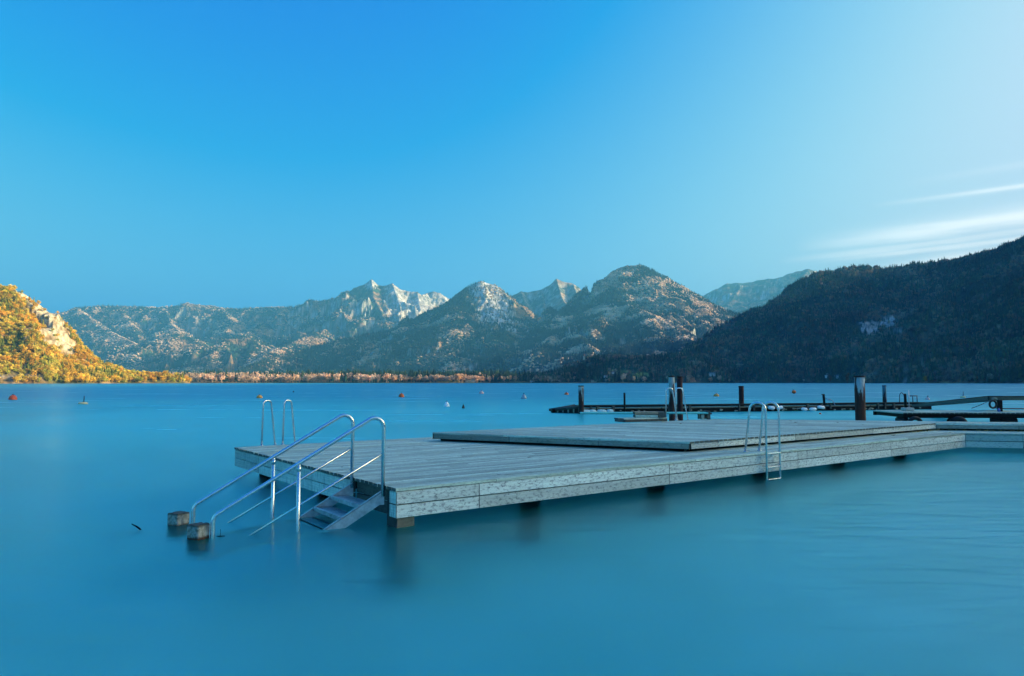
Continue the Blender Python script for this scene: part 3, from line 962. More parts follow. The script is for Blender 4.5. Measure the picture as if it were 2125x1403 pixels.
def grow(patch, n, name, label, hr, pcon, pal_d, near=True, keep=None, con_pal=PAL_CON, seed=0, nl=90.0):
    X, Y, Z, S, nx, ny = patch.sample(n)
    sx_, sy_ = Patch.seen_at(X, Y, Z)
    k = (Z > 1.2) & (sx_ > -70) & (sx_ < 2200)
    if keep is not None: k &= keep(X, Y, Z, S, sx_, sy_)
    X, Y, Z, S = X[k], Y[k], Z[k], S[k]
    n = len(X)
    pc = pcon(X, Y, Z) if callable(pcon) else np.full(n, pcon)
    nz_ = fbm(X / nl, Y / nl + Z / nl, 5, seed + 5, 0.6) * (0.6 if near else 1.9)
    con = rng.random(n) < np.clip(pc + nz_, 0.02, 0.98)
    kind = np.where(con, rng.integers(0, 4, n), 4 + rng.integers(0, 4, n)) if near else np.where(con, 8 + rng.integers(0, 2, n), 10 + rng.integers(0, 2, n))
    H = rng.uniform(hr[0], hr[1], n) * np.where(con, 1.1, 0.8)
    if not near: H = H * np.where(con, 1.0, 0.7)
    Wd = H * np.where(con, rng.uniform(0.75, 1.1, n), rng.uniform(1.0, 1.4, n) * (1.0 if near else 1.6))
    ci_ = np.clip((fbm(X / 45, Y / 45, 3, seed + 8) * 0.5 + 0.5 + rng.normal(0, .22 if near else .10, n)) * len(pal_d), 0, len(pal_d) - 1).astype(int)
    tint = np.where(con[:, None], con_pal[rng.integers(0, len(con_pal), n)], pal_d[ci_])
    H = H * (1 + (0.3 if near else 0.15) * fbm(X / 55, Y / 55 + 5, 3, seed + 12))
    tint = tint * np.clip(1 + (0.25 if seed == 8 else 0.55) * fbm(X / (nl * 0.9), Y / (nl * 0.9) + Z / nl, 4, seed + 14), 0.5, 1.7)[:, None]
    tint = tint * (rng.uniform(0.7, 1.25, (n, 1)) if near else rng.uniform(0.85, 1.15, (n, 1)))
    return forest(name, label, X, Y, Z - 0.8, H, Wd, kind, tint)


def off_rock(spots_, thr=1.0):
    def f(X, Y, Z, S, sx_, sy_):
        k = np.ones(len(X), bool)
        for (cx, cy_, rx, ry) in spots_:
            k &= ~((((sx_ - cx) / rx) ** 2 + ((sy_ - cy_) / ry) ** 2 + 0.9 * fbm(X / 25, Y / 25 + Z / 18, 3, 5) < 1.1) & (rng.random(len(X)) < 0.93))
        return k
    return f


def keep1(X, Y, Z, S, sx_, sy_):
    return off_rock(right_rock + [(1290, 772, 26, 7), (1330, 779, 30, 7), (1212, 757, 16, 4)])(X, Y, Z, S, sx_, sy_) & (S < 3.2)


grow(P1, 110000, 'forest', 'dense dark fir and beech forest covering the right mountain', (11, 21), 0.60, PAL_SHADE * 1.75, True, keep1, PAL_CON * 1.25, seed=3, nl=160)
grow(P0, 24000, 'forest', 'golden and green autumn forest on the sunlit left hill', (8, 15.5), 0.07, PAL_GOLD, True,
     lambda X, Y, Z, S, sx_, sy_: off_rock(left_rock + [(30, 785, 60, 8)])(X, Y, Z, S, sx_, sy_) & (S < 3.0), np.array([(0.22, 0.24, 0.04), (0.30, 0.30, 0.05), (0.13, 0.17, 0.04)]), seed=8, nl=60)
grow(P2, 85000, 'forest', 'mixed forest on the rounded mountain right of centre', (14, 24), lambda X, Y, Z: 0.85 - 0.55 * sstep(500, 1000, X + 0.3 * (Y - 4800)), PAL_TAN, False, lambda X, Y, Z, S, a, b: S < 3.5, PAL_FARCON, seed=14, nl=260)  # shade of the left half put in as a larger share of dark firs
grow(P3, 85000, 'forest', 'forest on the shoulder of the rock horn', (14, 24), 1.0, PAL_TAN * 0.7, False, lambda X, Y, Z, S, a, b: (S < 3.5) & ~((a > 970) & (a < 1110) & (b < 672) & (rng.random(len(a)) < .85)), PAL_FARCON, seed=21, nl=260)  # dark firs throughout, standing in for shade on the lower slope
grow(P5, 85000, 'forest', 'patchy forest on the long far range at left', (15, 26), lambda X, Y, Z: 0.30 + 0.45 * sstep(-2700, -2000, X), PAL_TAN, False, lambda X, Y, Z, S, a, b: (S < 2.2) & ~((a > 725) & (b < 655)), PAL_FARCON, seed=41, nl=300)  # more dark firs on the right stretch, its shade put into tree colour


def on_plain(X, Y, Z, S, sx_, sy_):
    D = np.hypot(X, Y)
    strip = (sx_ > 425) & (sx_ < 1055) & (D < 2450)
    rest = (rng.random(len(X)) < 0.22)
    return strip | rest


def plain_con(X, Y, Z):
    sx_, _ = Patch.seen_at(X, Y, Z)
    D = np.hypot(X, Y)
    return 0.15 + 0.65 * sstep(640, 800, sx_) * sstep(2010, 2090, D) + 0.3 * sstep(1030, 1080, sx_)


grow(P9, 60000, 'forest', 'band of autumn trees and firs along the far shore', (22, 33), plain_con, PAL_TAN * 1.5, True, on_plain, seed=71, nl=90)

# ------------------------------------------------------------------ single trees on the shores that stand out
crown_meshes = [mesh_of(broadleaf_bm(500 + k, 150), 'broad_crown') for k in range(3)]
fir_meshes = [mesh_of(conifer_bm(7, 1.0, 0.17, 7, 520 + k), 'fir_crown') for k in range(2)]
poplar_mesh = mesh_of(broadleaf_bm(540, 150, 0.16), 'slim_crown')
for me in crown_meshes + fir_meshes + [poplar_mesh]: me.materials.append(TM2)
_bm = bmesh.new()
bm_tube(_bm, [(0, 0, -0.08), (0.01, 0, 0.25), (0, 0.01, 0.6)], [0.022, 0.016, 0.007], 6)
trunk_mesh = mesh_of(_bm, 'tree_trunk')
trunk_mesh.materials.append(M['bark'])


def tree(px, D, h, me, col, label, group, wfac=1.0, patch=None):
    a = math.atan((px - CX) / FPX)
    x, y = D * math.sin(a), D * math.cos(a)
    z = float(patch.height(np.array([x]), np.array([y]))[0]) if patch else 1.0
    r = empty('autumn_tree' if me not in fir_meshes else 'fir_tree', (x, y, max(z, 0.6) - 0.3), label, 'tree', group, random.uniform(0, 6))
    r.scale = (h * wfac, h * wfac, h)
    c = link('crown', me, r)
    c.color = (*col, 1)
    link('trunk', trunk_mesh, r)


for px_, D, h, col, kind in [(1757, 1500, 20, (0.22, 0.11, 0.05), 2), (1919, 1500, 14, (0.42, 0.27, 0.05), 0), (1722, 1520, 18, (0.16, 0.09, 0.05), 2)]:
    lab = {1757: 'slim rust brown tree on the right shore below the pale rocks', 1919: 'small bright yellow tree alone on the dark right shore', 1722: 'slim brown tree on the right shore beside the white tower'}[px_]
    tree(px_, D, h, poplar_mesh if kind == 2 else crown_meshes[0], col, lab, None, 0.9, P1)
def shore_tree(px_, patch, d0, d1, zmin, h, pal, label, group, wf):
    a = math.atan((px_ - CX) / FPX)
    D = d1
    for D in np.arange(d0, d1, 8):
        if float(patch.height(np.array([D * math.sin(a)]), np.array([D * math.cos(a)]))[0]) > zmin: break
    tree(px_, D + random.uniform(3, 12), h, random.choice(crown_meshes), tuple(pal), label, group, wf, patch)


for px_, h, k, lab in [(72, 14, 2, 'round orange tree at the water edge below the middle of the golden hill'), (112, 12, 4, 'yellow tree on the left shore between the red ball and the cream buoy'), (140, 15, 1, 'tall yellow tree on the left shore just left of above the cream buoy'),
                       (171, 12, 0, 'orange tree on the left shore straight above the flat cream buoy'), (204, 15, 4, 'pale yellow tree on the left shore right of the cream buoy'), (236, 11, 3, 'low yellow tree where the golden hill levels out to the spit'),
                       (268, 13, 1, 'yellow tree near the left end of the golden spit'), (302, 14, 2, 'dark orange tree in the middle of the golden spit'), (338, 16, 0, 'tallest orange tree on the golden spit near its tip'), (381, 12, 4, 'pale yellow tree at the very tip of the golden spit')]:
    shore_tree(px_, P0, 1100, 1560, 2.0, h, PAL_GOLD[k], lab, 'shore trees below the left hill', 1.1)
for px_, h, k, lab in [(448, 15, 0, 'small pale tree at the left end of the sunlit far shore, right of the spit'), (497, 17, 1, 'pale tree on the far shore between the spit and the left ladder hoops'), (551, 19, 0, 'pale golden tree on the far shore above the left ladder hoop'), (594, 18, 3, 'orange tan tree on the far shore above the second ladder hoop'),
                       (640, 20, 2, 'tan tree on the far shore right of the tiny dark red buoy'), (701, 25, 1, 'tall pale tree on the far shore left of the handrail tops'), (741, 24, 0, 'broad pale tree on the far shore above the first handrail top'), (800, 26, 3, 'tall orange tan tree on the far shore above the second handrail top'),
                       (832, 24, 1, 'pale tree on the far shore straight above the orange dome buoy'), (884, 22, 0, 'tan tree on the far shore left of the yellow waterside buildings'), (1002, 20, 3, 'orange tan tree on the far shore right of the flat roofed hotel'), (1038, 21, 1, 'last pale tree of the sunlit row beside the shaded village')]:
    shore_tree(px_, P9, 1880, 2200, 0.9, h, PAL_TAN[k] * 1.4, lab, 'sunlit trees on the far shore', 1.0)

# ------------------------------------------------------------------ houses on the far shores
M['wall_white'] = plain('white_render', (0.75, 0.74, 0.70), 0.9)
M['wall_cream'] = plain('cream_render', (0.62, 0.55, 0.40), 0.9)
M['wall_yellow'] = plain('yellow_render', (0.72, 0.60, 0.12), 0.9)
M['roof_brown'] = plain('brown_roof_tiles', (0.11, 0.06, 0.045), 0.9)
M['roof_grey'] = plain('grey_roof', (0.20, 0.21, 0.22), 0.9)
M['glass_dark'] = plain('dark_window', (0.03, 0.04, 0.05), 0.2)


def house(px, D, wd, dp, hh, label, patch, roof='roof_brown', wall='wall_white', rz=0.0, group=None, flat=False, z=None):
    a = math.atan((px - CX) / FPX)
    x, y = D * math.sin(a), D * math.cos(a)
    if z is None: z = max(0.8, float(patch.height(np.array([x]), np.array([y]))[0]))
    r = empty('house', (x, y, z), label, 'house', group, rz)
    bm = bmesh.new()
    bm_box(bm, (0, 0, hh / 2 - 1), (wd, dp, hh + 2))
    link('wall', mesh_of(bm, 'wall'), r, mat=M[wall])
    bm = bmesh.new()
    if flat:
        bm_box(bm, (0, 0, hh + 0.3), (wd + 1.2, dp + 1.2, 0.6))
    else:
        e, rh = 0.8, dp * 0.32
        pr = [(-dp / 2 - e, hh - 0.3), (0, hh + rh), (dp / 2 + e, hh - 0.3), (0, hh + rh - 0.5)]
        L = wd / 2 + e
        v0 = [bm.verts.new((-L, p[0], p[1])) for p in pr]
        v1 = [bm.verts.new((L, p[0], p[1])) for p in pr]
        for i in range(4): bm.faces.new((v0[i], v0[(i + 1) % 4], v1[(i + 1) % 4], v1[i]))
        bm.faces.new(v0[::-1]); bm.faces.new(v1)
        bm_box(bm, (0, 0, hh * 0.98), (wd - 0.2, dp * 0.5, dp * 0.3))
    link('roof', mesh_of(bm, 'roof'), r, mat=M[roof])
    if not flat:
        bm = bmesh.new(); bm_box(bm, (wd * 0.2, 0.5, hh + dp * 0.33), (1.0, 1.0, 2.2))
        link('chimney', mesh_of(bm, 'chimney'), r, mat=M['wall_cream'])
    nw = max(2, int(wd / 4))
    for fl in range(max(1, int(hh / 3))):
        for i in range(nw):
            bm = bmesh.new()
            bm_box(bm, (-wd / 2 + wd * (i + 0.5) / nw, -dp / 2 - 0.02, 1.6 + fl * 2.9), (1.3, 0.12, 1.5))
            link('window', mesh_of(bm, 'window'), r, mat=M['glass_dark'])
    return r


house(922, 2005, 34, 10, 5, 'long low yellow waterside building among the sunlit trees, left one', P9, 'roof_grey', 'wall_yellow', 0.1)
house(944, 2008, 26, 10, 5.5, 'long low yellow waterside building just left of the flat roofed hotel', P9, 'roof_brown', 'wall_yellow', -0.1)
house(976, 2010, 26, 14, 9, 'large flat roofed cream hotel among the sunlit trees on the far shore', P9, 'roof_grey', 'wall_cream', 0.2, flat=True)
for i, (px_, D, lab) in enumerate([
        (1104, 2040, 'small white house at the left end of the shaded village'), (1128, 2080, 'white house half hidden in trees in the shaded village'), (1160, 2000, 'white waterside house left of the striped mooring pile'),
        (1232, 2010, 'white house on the shore above the thin dark post')]):
    house(px_, D, random.uniform(10, 14), 9, random.uniform(5, 7), lab, P9, rz=random.uniform(-.5, .5), wall=random.choice(['wall_white', 'wall_cream']))


def shore_D(patch, px_, zmin=1.0, d0=1150, d1=2400):
    a = math.atan((px_ - CX) / FPX)
    ds = np.arange(d0, d1, 6.0)
    h = patch.height(ds * np.sin(a), ds * np.cos(a))
    k = np.where(h > zmin)[0]
    return float(ds[k[0]]) if len(k) else d1


for px_, up, wd, lab in [(1258, 12, 12, 'white house below the green meadow, nearest the village end'), (1272, 30, 10, 'white house a little up the slope under the meadow'), (1285, 14, 12, 'white house on the shore under the middle of the meadow'),
                         (1478, 10, 16, 'long white boathouse at the foot of the right mountain'), (1488, 34, 10, 'white chalet above the long boathouse'),
                         (1716, 10, 9, 'white house at the shore beside the slim tower'), (1737, 12, 14, 'pale waterside house in the trees right of the slim tower')]:
    house(px_, shore_D(P1, px_, 1.5) + up, wd, 8, random.uniform(4.5, 6.5), lab, P1, roof=random.choice(['roof_grey', 'roof_brown']), rz=random.uniform(-.4, .4))
# slim white tower
d = shore_D(P1, 1716, 3.0) + 8
a = math.atan((1716 - CX) / FPX)
tw = empty('tower', (d * math.sin(a), d * math.cos(a), 1.5), 'slim white tower of stacked storeys on the shore under the right mountain', 'tower')
for k in range(4):
    bm = bmesh.new(); bm_box(bm, (0, 0, 4.5 + k * 5.5), (4.0, 4.0, 3.2))
    link('storey', mesh_of(bm, 'storey'), tw, mat=M['wall_white'])
    bm = bmesh.new(); bm_box(bm, (0, 0, 2.0 + k * 5.5), (3.2, 3.2, 1.8))
    link('window_band', mesh_of(bm, 'window_band'), tw, mat=M['glass_dark'])
# small chapel on the knoll
ch = empty('chapel', tuple(at_depth(1212, 744, 2260)), 'small pale chapel with a pointed roof on the knoll above the village', 'chapel')
bm = bmesh.new(); bm_box(bm, (0, 0, 2), (6, 8, 14)); link('wall', mesh_of(bm, 'wall'), ch, mat=M['wall_cream'])
lathe('spire', [(3.6, 9), (0, 17)], M['roof_brown'], ch, 4)

# ------------------------------------------------------------------ water
m, t, b = newmat('lake_water')
t.nodes.remove(b)
outn = t.nodes['Material Output']
tcn = N(t, 'ShaderNodeTexCoord')
mp = N(t, 'ShaderNodeMapping'); mp.inputs['Scale'].default_value = (0.8, 3.2, 1)
mp.inputs['Rotation'].default_value = (0, 0, 0.15)
t.links.new(tcn.outputs['Object'], mp.inputs[0])
n1 = N(t, 'ShaderNodeTexNoise', i_Scale=1.0, i_Detail=4.0, i_Roughness=0.55)
t.links.new(mp.outputs[0], n1.inputs['Vector'])
n2 = N(t, 'ShaderNodeTexNoise', i_Scale=0.07, i_Detail=4.0, i_Roughness=0.6)
t.links.new(mp.outputs[0], n2.inputs['Vector'])
bn = N(t, 'ShaderNodeBump', i_Strength=0.6, i_Distance=0.045)
t.links.new(n1.outputs[0], bn.inputs['Height'])
gl = N(t, 'ShaderNodeBsdfGlossy')
t.links.new(bn.outputs[0], gl.inputs['Normal'])
gl.inputs['Color'].default_value = (0.60, 0.95, 1.0, 1)
t.links.new(ramp(t, n2.outputs[0], [(0.35, 0.17), (0.65, 0.28)]), gl.inputs['Roughness'])
df = N(t, 'ShaderNodeBsdfDiffuse')
rf = N(t, 'ShaderNodeBsdfRefraction', i_IOR=1.33, i_Roughness=0.30)
rf.inputs['Color'].default_value = (0.52, 1.0, 0.94, 1)
shal = ramp(t, n2.outputs[0], [(0.3, (0.03, 0.80, 0.80)), (0.7, (0.05, 0.88, 0.86))])
sxy = N(t, 'ShaderNodeSeparateXYZ')
t.links.new(tcn.outputs['Object'], sxy.inputs[0])
deepf = ramp(t, math_(t, 'DIVIDE', sxy.outputs[1], 400.0), [(0.04, 0.0), (0.25, 1.0)])   # the shallow shelf falls away to deep water
body = mixc(t, deepf, shal, (0.0, 0.30, 0.46))
t.links.new(body, df.inputs['Color'])
lw = N(t, 'ShaderNodeLayerWeight', i_Blend=0.5)
clear = math_(t, 'MULTIPLY', ramp(t, lw.outputs['Facing'], [(0.60, 0.96), (0.90, 0.93), (0.985, 0.15)]), 1.0)
mx = N(t, 'ShaderNodeMixShader')
t.links.new(clear, mx.inputs[0]); t.links.new(df.outputs[0], mx.inputs[1]); t.links.new(rf.outputs[0], mx.inputs[2])
fr = N(t, 'ShaderNodeFresnel', i_IOR=1.38)
mx2 = N(t, 'ShaderNodeMixShader')
geo_ = N(t, 'ShaderNodeNewGeometry')
frc_top = math_(t, 'MINIMUM', math_(t, 'MULTIPLY', fr.outputs[0], 0.62), 0.44)
bf_ = geo_.outputs['Backfacing']      # seen from below the surface reflects fully beyond the critical angle
frc = math_(t, 'ADD', math_(t, 'MULTIPLY', frc_top, math_(t, 'SUBTRACT', 1.0, bf_)), math_(t, 'MULTIPLY', fr.outputs[0], bf_))
t.links.new(frc, mx2.inputs[0]); t.links.new(mx.outputs[0], mx2.inputs[1]); t.links.new(gl.outputs[0], mx2.inputs[2])
t.links.new(mx2.outputs[0], outn.inputs[0])
M['water'] = m
me = bpy.data.meshes.new('water')
S_ = 14000
me.from_pydata([(-S_, -3000, 0), (S_, -3000, 0), (S_, S_, 0), (-S_, S_, 0)], [], [(0, 1, 2, 3)])
props(link('water', me, None, mat=m), 'calm silky turquoise lake water', None, None, 'structure')

# lake bed
xs, ys = np.linspace(-30, 40, 120), np.linspace(-5, 70, 130)
XX, YY = np.meshgrid(xs, ys, indexing='ij')
ZZ = -2.8 - np.clip((YY - 9) * 0.05, 0, 2.5) + 0.10 * fbm(XX / 1.7, YY / 1.7, 4, 80)
bmv = np.stack([XX, YY, ZZ], -1).reshape(-1, 3)
i, j = np.meshgrid(np.arange(119), np.arange(129), indexing='ij')
aa = (i * 130 + j).ravel()
me = bpy.data.meshes.new('lake_bed')
me.from_pydata(bmv.tolist(), [], np.stack([aa, aa + 130, aa + 131, aa + 1], -1).tolist())
for p_ in me.polygons: p_.use_smooth = True
M['bed'] = plain('lake_bed_gravel', (0.80, 1.0, 0.92), 0.95, 0, 0.12, 0.6)
props(link('lake_bed', me, None, mat=M['bed']), 'pale gravel lake bed seen through the water', None, None, 'structure')
me = bpy.data.meshes.new('deep_lake_bed')
me.from_pydata([(-S_, -3000, -6.5), (S_, -3000, -6.5), (S_, S_, -6.5), (-S_, S_, -6.5)], [], [(0, 1, 2, 3)])
M['deep'] = plain('deep_lake_bed', (0.01, 0.14, 0.22), 0.95)
props(link('lake_bed', me, None, mat=M['deep']), 'deep dark lake bed', None, None, 'structure')
bm = bmesh.new()
for (px_, py_, s) in [(378, 1357, .16), (617, 1372, .15), (240, 1380, .1), (880, 1120, .1), (560, 1345, .06), (690, 1380, .08), (640, 1350, .07), (880, 1300, .09), (150, 1310, .08), (310, 1285, .07), (415, 1290, .06), (820, 1385, .1), (1010, 1360, .07)]:
    p = on_level(px_, py_, -2.75)
    r_ = bmesh.ops.create_icosphere(bm, subdivisions=2, radius=s * 1.0)
    for v in r_['verts']:
        k = 1 + 0.25 * math.sin(v.co.x * 31 + px_) * math.cos(v.co.y * 27)
        v.co = Vector((v.co.x * 1.6 * k, v.co.y * k, v.co.z * 0.6)) + p
M['stone'] = plain('dark_stone', (0.06, 0.22, 0.28), 0.9)
props(link('stones', mesh_of(bm, 'stones', True), None, mat=M['stone']), 'dark stones lying on the lake bed near the camera', 'stones', None, 'stuff')

# ------------------------------------------------------------------ swimming platform
ZD, ZU = 0.546, 0.763
A = on_level(822.8, 1013.5, ZD); B = on_level(487.6, 928.2, ZD); D_ = on_level(2003, 898.4, ZD)
AL, AD = math.atan2((D_ - A).y, (D_ - A).x), math.atan2((B - A).y, (B - A).x)
u2, u1 = Vector((math.cos(AL), math.sin(AL), 0)), Vector((math.cos(AD), math.sin(AD), 0))
nl_ = -u2                                  # outward normal of the left side
n2_ = Vector((u2.y, -u2.x, 0))             # outward normal of the long front side
WING = math.radians(-14.0)
uw = Vector((math.cos(WING), math.sin(WING), 0))
nw_ = Vector((uw.y, -uw.x, 0))


def planks(poly, ang, z_top, th, parent, pw=0.14, gap=0.016, mat=None, seglen=(3.6, 4.8), name='plank', seed=0):
    """individual boards along direction ang filling a convex polygon"""
    rd = random.Random(seed)
    u = Vector((math.cos(ang), math.sin(ang), 0)); v = Vector((-u.y, u.x, 0))
    P2d = [(p.dot(u), p.dot(v)) for p in (Vector((q[0], q[1], 0)) for q in poly)]
    vmin, vmax = min(p[1] for p in P2d), max(p[1] for p in P2d)

    def span(vv):
        xs_ = []
        n = len(P2d)
        for i in range(n):
            (x0, y0), (x1, y1) = P2d[i], P2d[(i + 1) % n]
            if (y0 - vv) * (y1 - vv) <= 0 and abs(y1 - y0) > 1e-9:
                xs_.append(x0 + (x1 - x0) * (vv - y0) / (y1 - y0))
        return (min(xs_), max(xs_)) if len(xs_) >= 2 else None
    nrow = int(round((vmax - vmin) / pw))
    pw = (vmax - vmin) / nrow
    cnt = 0
    for r_ in range(nrow):
        v0, v1 = vmin + r_ * pw + gap / 2, vmin + (r_ + 1) * pw - gap / 2
        s0, s1 = span(v0), span(v1)
        if not s0 or not s1: continue
        L0, L1 = min(s0[0], s1[0]), max(s0[1], s1[1])
        if L1 - L0 < 0.08: continue
        cuts = [L0]
        x = L0 + rd.uniform(1.2, seglen[1])
        while x < L1 - 1.0:
            cuts.append(x); x += rd.uniform(*seglen)
        cuts.append(L1)
        for k in range(len(cuts) - 1):
            a_ = cuts[k]; b_ = cuts[k + 1]
            c = [(max(a_ + 0.003, s0[0]), v0), (min(b_ - 0.003, s0[1]), v0), (min(b_ - 0.003, s1[1]), v1), (max(a_ + 0.003, s1[0]), v1)]
            if c[1][0] - c[0][0] < 0.02 or c[2][0] - c[3][0] < 0.02: continue
            dz = rd.uniform(-0.003, 0.003)
            e0 = 0 if k else rd.uniform(-0.012, 0.004)
            e1 = 0
            ox, oy = c[0][0], v0
            bm = bmesh.new()
            pts = [(c[0][0] - ox + e0, 0), (c[1][0] - ox + e1, 0), (c[2][0] - ox + e1, v1 - v0), (c[3][0] - ox + e0, v1 - v0)]
            bm_prism(bm, pts, -th, 0)
            o = link(name, mesh_of(bm, name), parent, u * ox + v * oy + Vector((0, 0, z_top + dz)), ang, mat or M['plank'])
            o.rotation_euler.x = rd.uniform(-0.012, 0.012)
            cnt += 1
    return cnt


def board(name, p0, p1, z0, z1, th, parent, mat, inward=None):
    """upright board from p0 to p1; thickness grows to the left of p0->p1 (inward)"""
    d_ = (p1 - p0); d_.z = 0
    L = d_.length
    ang = math.atan2(d_.y, d_.x)
    bm = bmesh.new()
    bm_box(bm, (L / 2, th / 2, (z1 - z0) / 2), (L - 0.006, th, z1 - z0), bevel=0.004)
    return link(name, mesh_of(bm, name), parent, Vector((p0.x, p0.y, z0)), ang, mat)


plat = empty('swimming_platform', (A.x, A.y, 0), 'large low swimming platform of weathered grey planks in the foreground', 'swimming platform')
plat.location = (0, 0, 0)
TH = 0.042
sink = A + n2_ * 0.012
Dfar = D_ + n2_ * 0.012
Qb = B + u2 * 16.0
Rr = D_ + u1 * 1.9
nA = planks([A + n2_ * .012 + nl_ * .012, Dfar, Rr, Qb, B + nl_ * .012], AL, ZD, TH, plat, pw=0.143, seed=1)
W1 = D_ + uw * 9.0
nB = planks([Dfar, W1 + nw_ * .012, W1 - nw_ * 5.0, D_ + u1 * 5.2], WING, ZD, TH, plat, pw=0.143, seed=2)  # unseen back of the wing, widened to keep the gap below dark
# front side boards, joints where the photograph has them


def on_front(px_):
    # point of the front edge line seen at column px_
    r = ray(px_, 1000)
    k = r.x / r.y
    t_ = (A.x - k * A.y) / (k * u2.y - u2.x)
    return A + u2 * t_


jt = [A] + [on_front(q) for q in (994.6, 1389.6, 1657, 1851.5)] + [D_]
for k in range(5):
    board('side_board', jt[k], jt[k + 1], 0.324, 0.492, 0.04, plat, M['board'])
    board('side_board', jt[k], jt[k + 1], 0.137, 0.308, 0.04, plat, M['board'])
jw = [D_ + uw * q for q in (0.0, 1.45, 5.0, 8.9)]
for k in range(3):
    board('side_board', jw[k], jw[k + 1], 0.324, 0.492, 0.04, plat, M['board_wing'])
    board('side_board', jw[k], jw[k + 1], 0.137, 0.308, 0.04, plat, M['board_wing'])
# left side boards (run from B to A so that they thicken inwards)
lenAB = (B - A).length
s_st = (0.16, 1.52)                                   # stretch taken by the stair opening, metres from A
edge = lambda s: A + u1 * s
for (s0, s1) in ((lenAB, lenAB - 1.72), (lenAB - 1.72, 3.1), (3.1, 1.40)):
    board('side_board', edge(s0), edge(s1), 0.324, 0.492, 0.04, plat, M['board_streaked'])
    board('side_board', edge(s0), edge(s1), 0.137, 0.308, 0.04, plat, M['board_streaked'])
for z0, z1 in ((0.324, 0.492), (0.137, 0.308)):
    board('side_board', edge(0.21), edge(0.0), z0, z1, 0.04, plat, M['board_streaked'])
    board('side_board', edge(1.40) - nl_ * 0.05, edge(0.21) - nl_ * 0.05, z0, z1, 0.04, plat, M['board_dark'])
# joists and piles below
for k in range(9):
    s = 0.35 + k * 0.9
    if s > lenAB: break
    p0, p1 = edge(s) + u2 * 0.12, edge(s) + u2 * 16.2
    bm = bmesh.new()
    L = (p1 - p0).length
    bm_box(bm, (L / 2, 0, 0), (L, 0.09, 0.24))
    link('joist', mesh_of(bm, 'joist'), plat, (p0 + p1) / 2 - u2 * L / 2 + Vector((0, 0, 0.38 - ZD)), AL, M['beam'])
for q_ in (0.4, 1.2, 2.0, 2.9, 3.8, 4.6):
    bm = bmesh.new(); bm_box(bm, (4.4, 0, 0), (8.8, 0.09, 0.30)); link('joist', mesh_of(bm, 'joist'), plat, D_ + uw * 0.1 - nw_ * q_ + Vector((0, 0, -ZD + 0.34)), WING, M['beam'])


def post_mesh(s, h, jit=0.008):
    bm = bmesh.new()
    bm_box(bm, (0, 0, h / 2), (s, s, h), bevel=0.02)
    bmesh.ops.subdivide_edges(bm, edges=bm.edges[:], cuts=2)
    for v in bm.verts: v.co += Vector([random.uniform(-jit, jit) for _ in range(3)])
    return mesh_of(bm, 'support_post')


M['pile_wood'] = wood('submerged_pile', (0.30, 0.27, 0.20), (0.05, 0.05, 0.04), green=0.4, stain=0.6)
pm = post_mesh(0.29, 3.4); pm.materials.append(M['pile_wood'])
pmd = post_mesh(0.27, 3.4); pmd.materials.append(M['beam'])  # posts under the deck: their shade is put into the near-black colour
for (s1_, s2_) in [(0.17, 0.16), (0.75, 2.9), (0.75, 6.0), (0.75, 9.4), (0.75, 12.6), (0.75, 15.8), (6.7, 0.4), (3.4, 0.4), (3.4, 4.5), (6.7, 4.5), (3.4, 9), (6.7, 9)]:
    p = A + u1 * s1_ + u2 * s2_
    o = link('support_post', pm if (s1_, s2_) == (0.17, 0.16) else pmd, plat, (p.x, p.y, -2.9), AL)

# ------------------------------------------------------------------ raised deck on it
U = on_level(1430.2, 916.9, ZU); UL = on_level(897.5, 897.2, ZU); UR = on_level(1942, 878.3, ZU); UBk = on_level(1480, 869.5, ZU)
UE = UR + uw * 9.0
back_line = on_level(2125, 876.2, ZU)
ub = (back_line - UBk).normalized()
Xp = UBk + ub * ((UR - UBk).dot(ub) + 0.4)
Xe = UBk + ub * ((UE - UBk).dot(ub))
rd_ = empty('raised_deck', (0, 0, 0), 'raised upper deck of grey planks standing on the swimming platform', 'deck')
aU = math.atan2((UL - U).y, (UL - U).x)
du = (UL - U).normalized(); dr = (UR - U).normalized()
nlU = Vector((-du.y, du.x, 0)); nrU = Vector((dr.y, -dr.x, 0))
if nlU.y > 0: nlU = -nlU
U_ = U + nlU * 0.01 + nrU * 0.01
nC = planks([U_, UR + nrU * 0.01, Xp, UBk, UL + nlU * 0.01], aU + PI, ZU, 0.038, rd_, pw=0.143, seed=3, seglen=(3.2, 4.4))
nD = planks([UR + nrU * 0.01, UE, Xe, Xp], WING, ZU, 0.038, rd_, pw=0.143, seed=4)
# side boards; the left front side in four lengths
LU = (UL - U).length
cutsU = [0, 2.0, 4.2, LU]
zu0, zu1 = 0.606, 0.722
for a_, b_ in zip(cutsU[:-1], cutsU[1:]):
    board('side_board', U + du * b_, U + du * a_, zu0, zu1, 0.04, rd_, M['board_green'])
LR = (UR - U).length
for a_, b_ in ((0.06, 0.95), (0.95, 3.9), (3.9, 7.6), (7.6, LR)):
    board('side_board', U + dr * a_, U + dr * b_, zu0, zu1, 0.04, rd_, M['board'])
for a_, b_ in ((0.0, 2.2), (2.2, 5.5), (5.5, 8.9)):
    board('side_board', UR + uw * a_, UR + uw * b_, zu0, zu1, 0.04, rd_, M['board_green'])
board('side_board', UL + (UBk - UL) * 0.0 + Vector((0, 0, 0)), U, zu0 - 0.0, zu0 + 0.001, 0.001, rd_, M['beam'])
board('side_board', UBk, UL, zu0, zu1, 0.04, rd_, M['board_dark'])
board('side_board', Xe, UBk, zu0, zu1, 0.04, rd_, M['board_dark'])
cb = (U + UR + UL + UBk) / 4
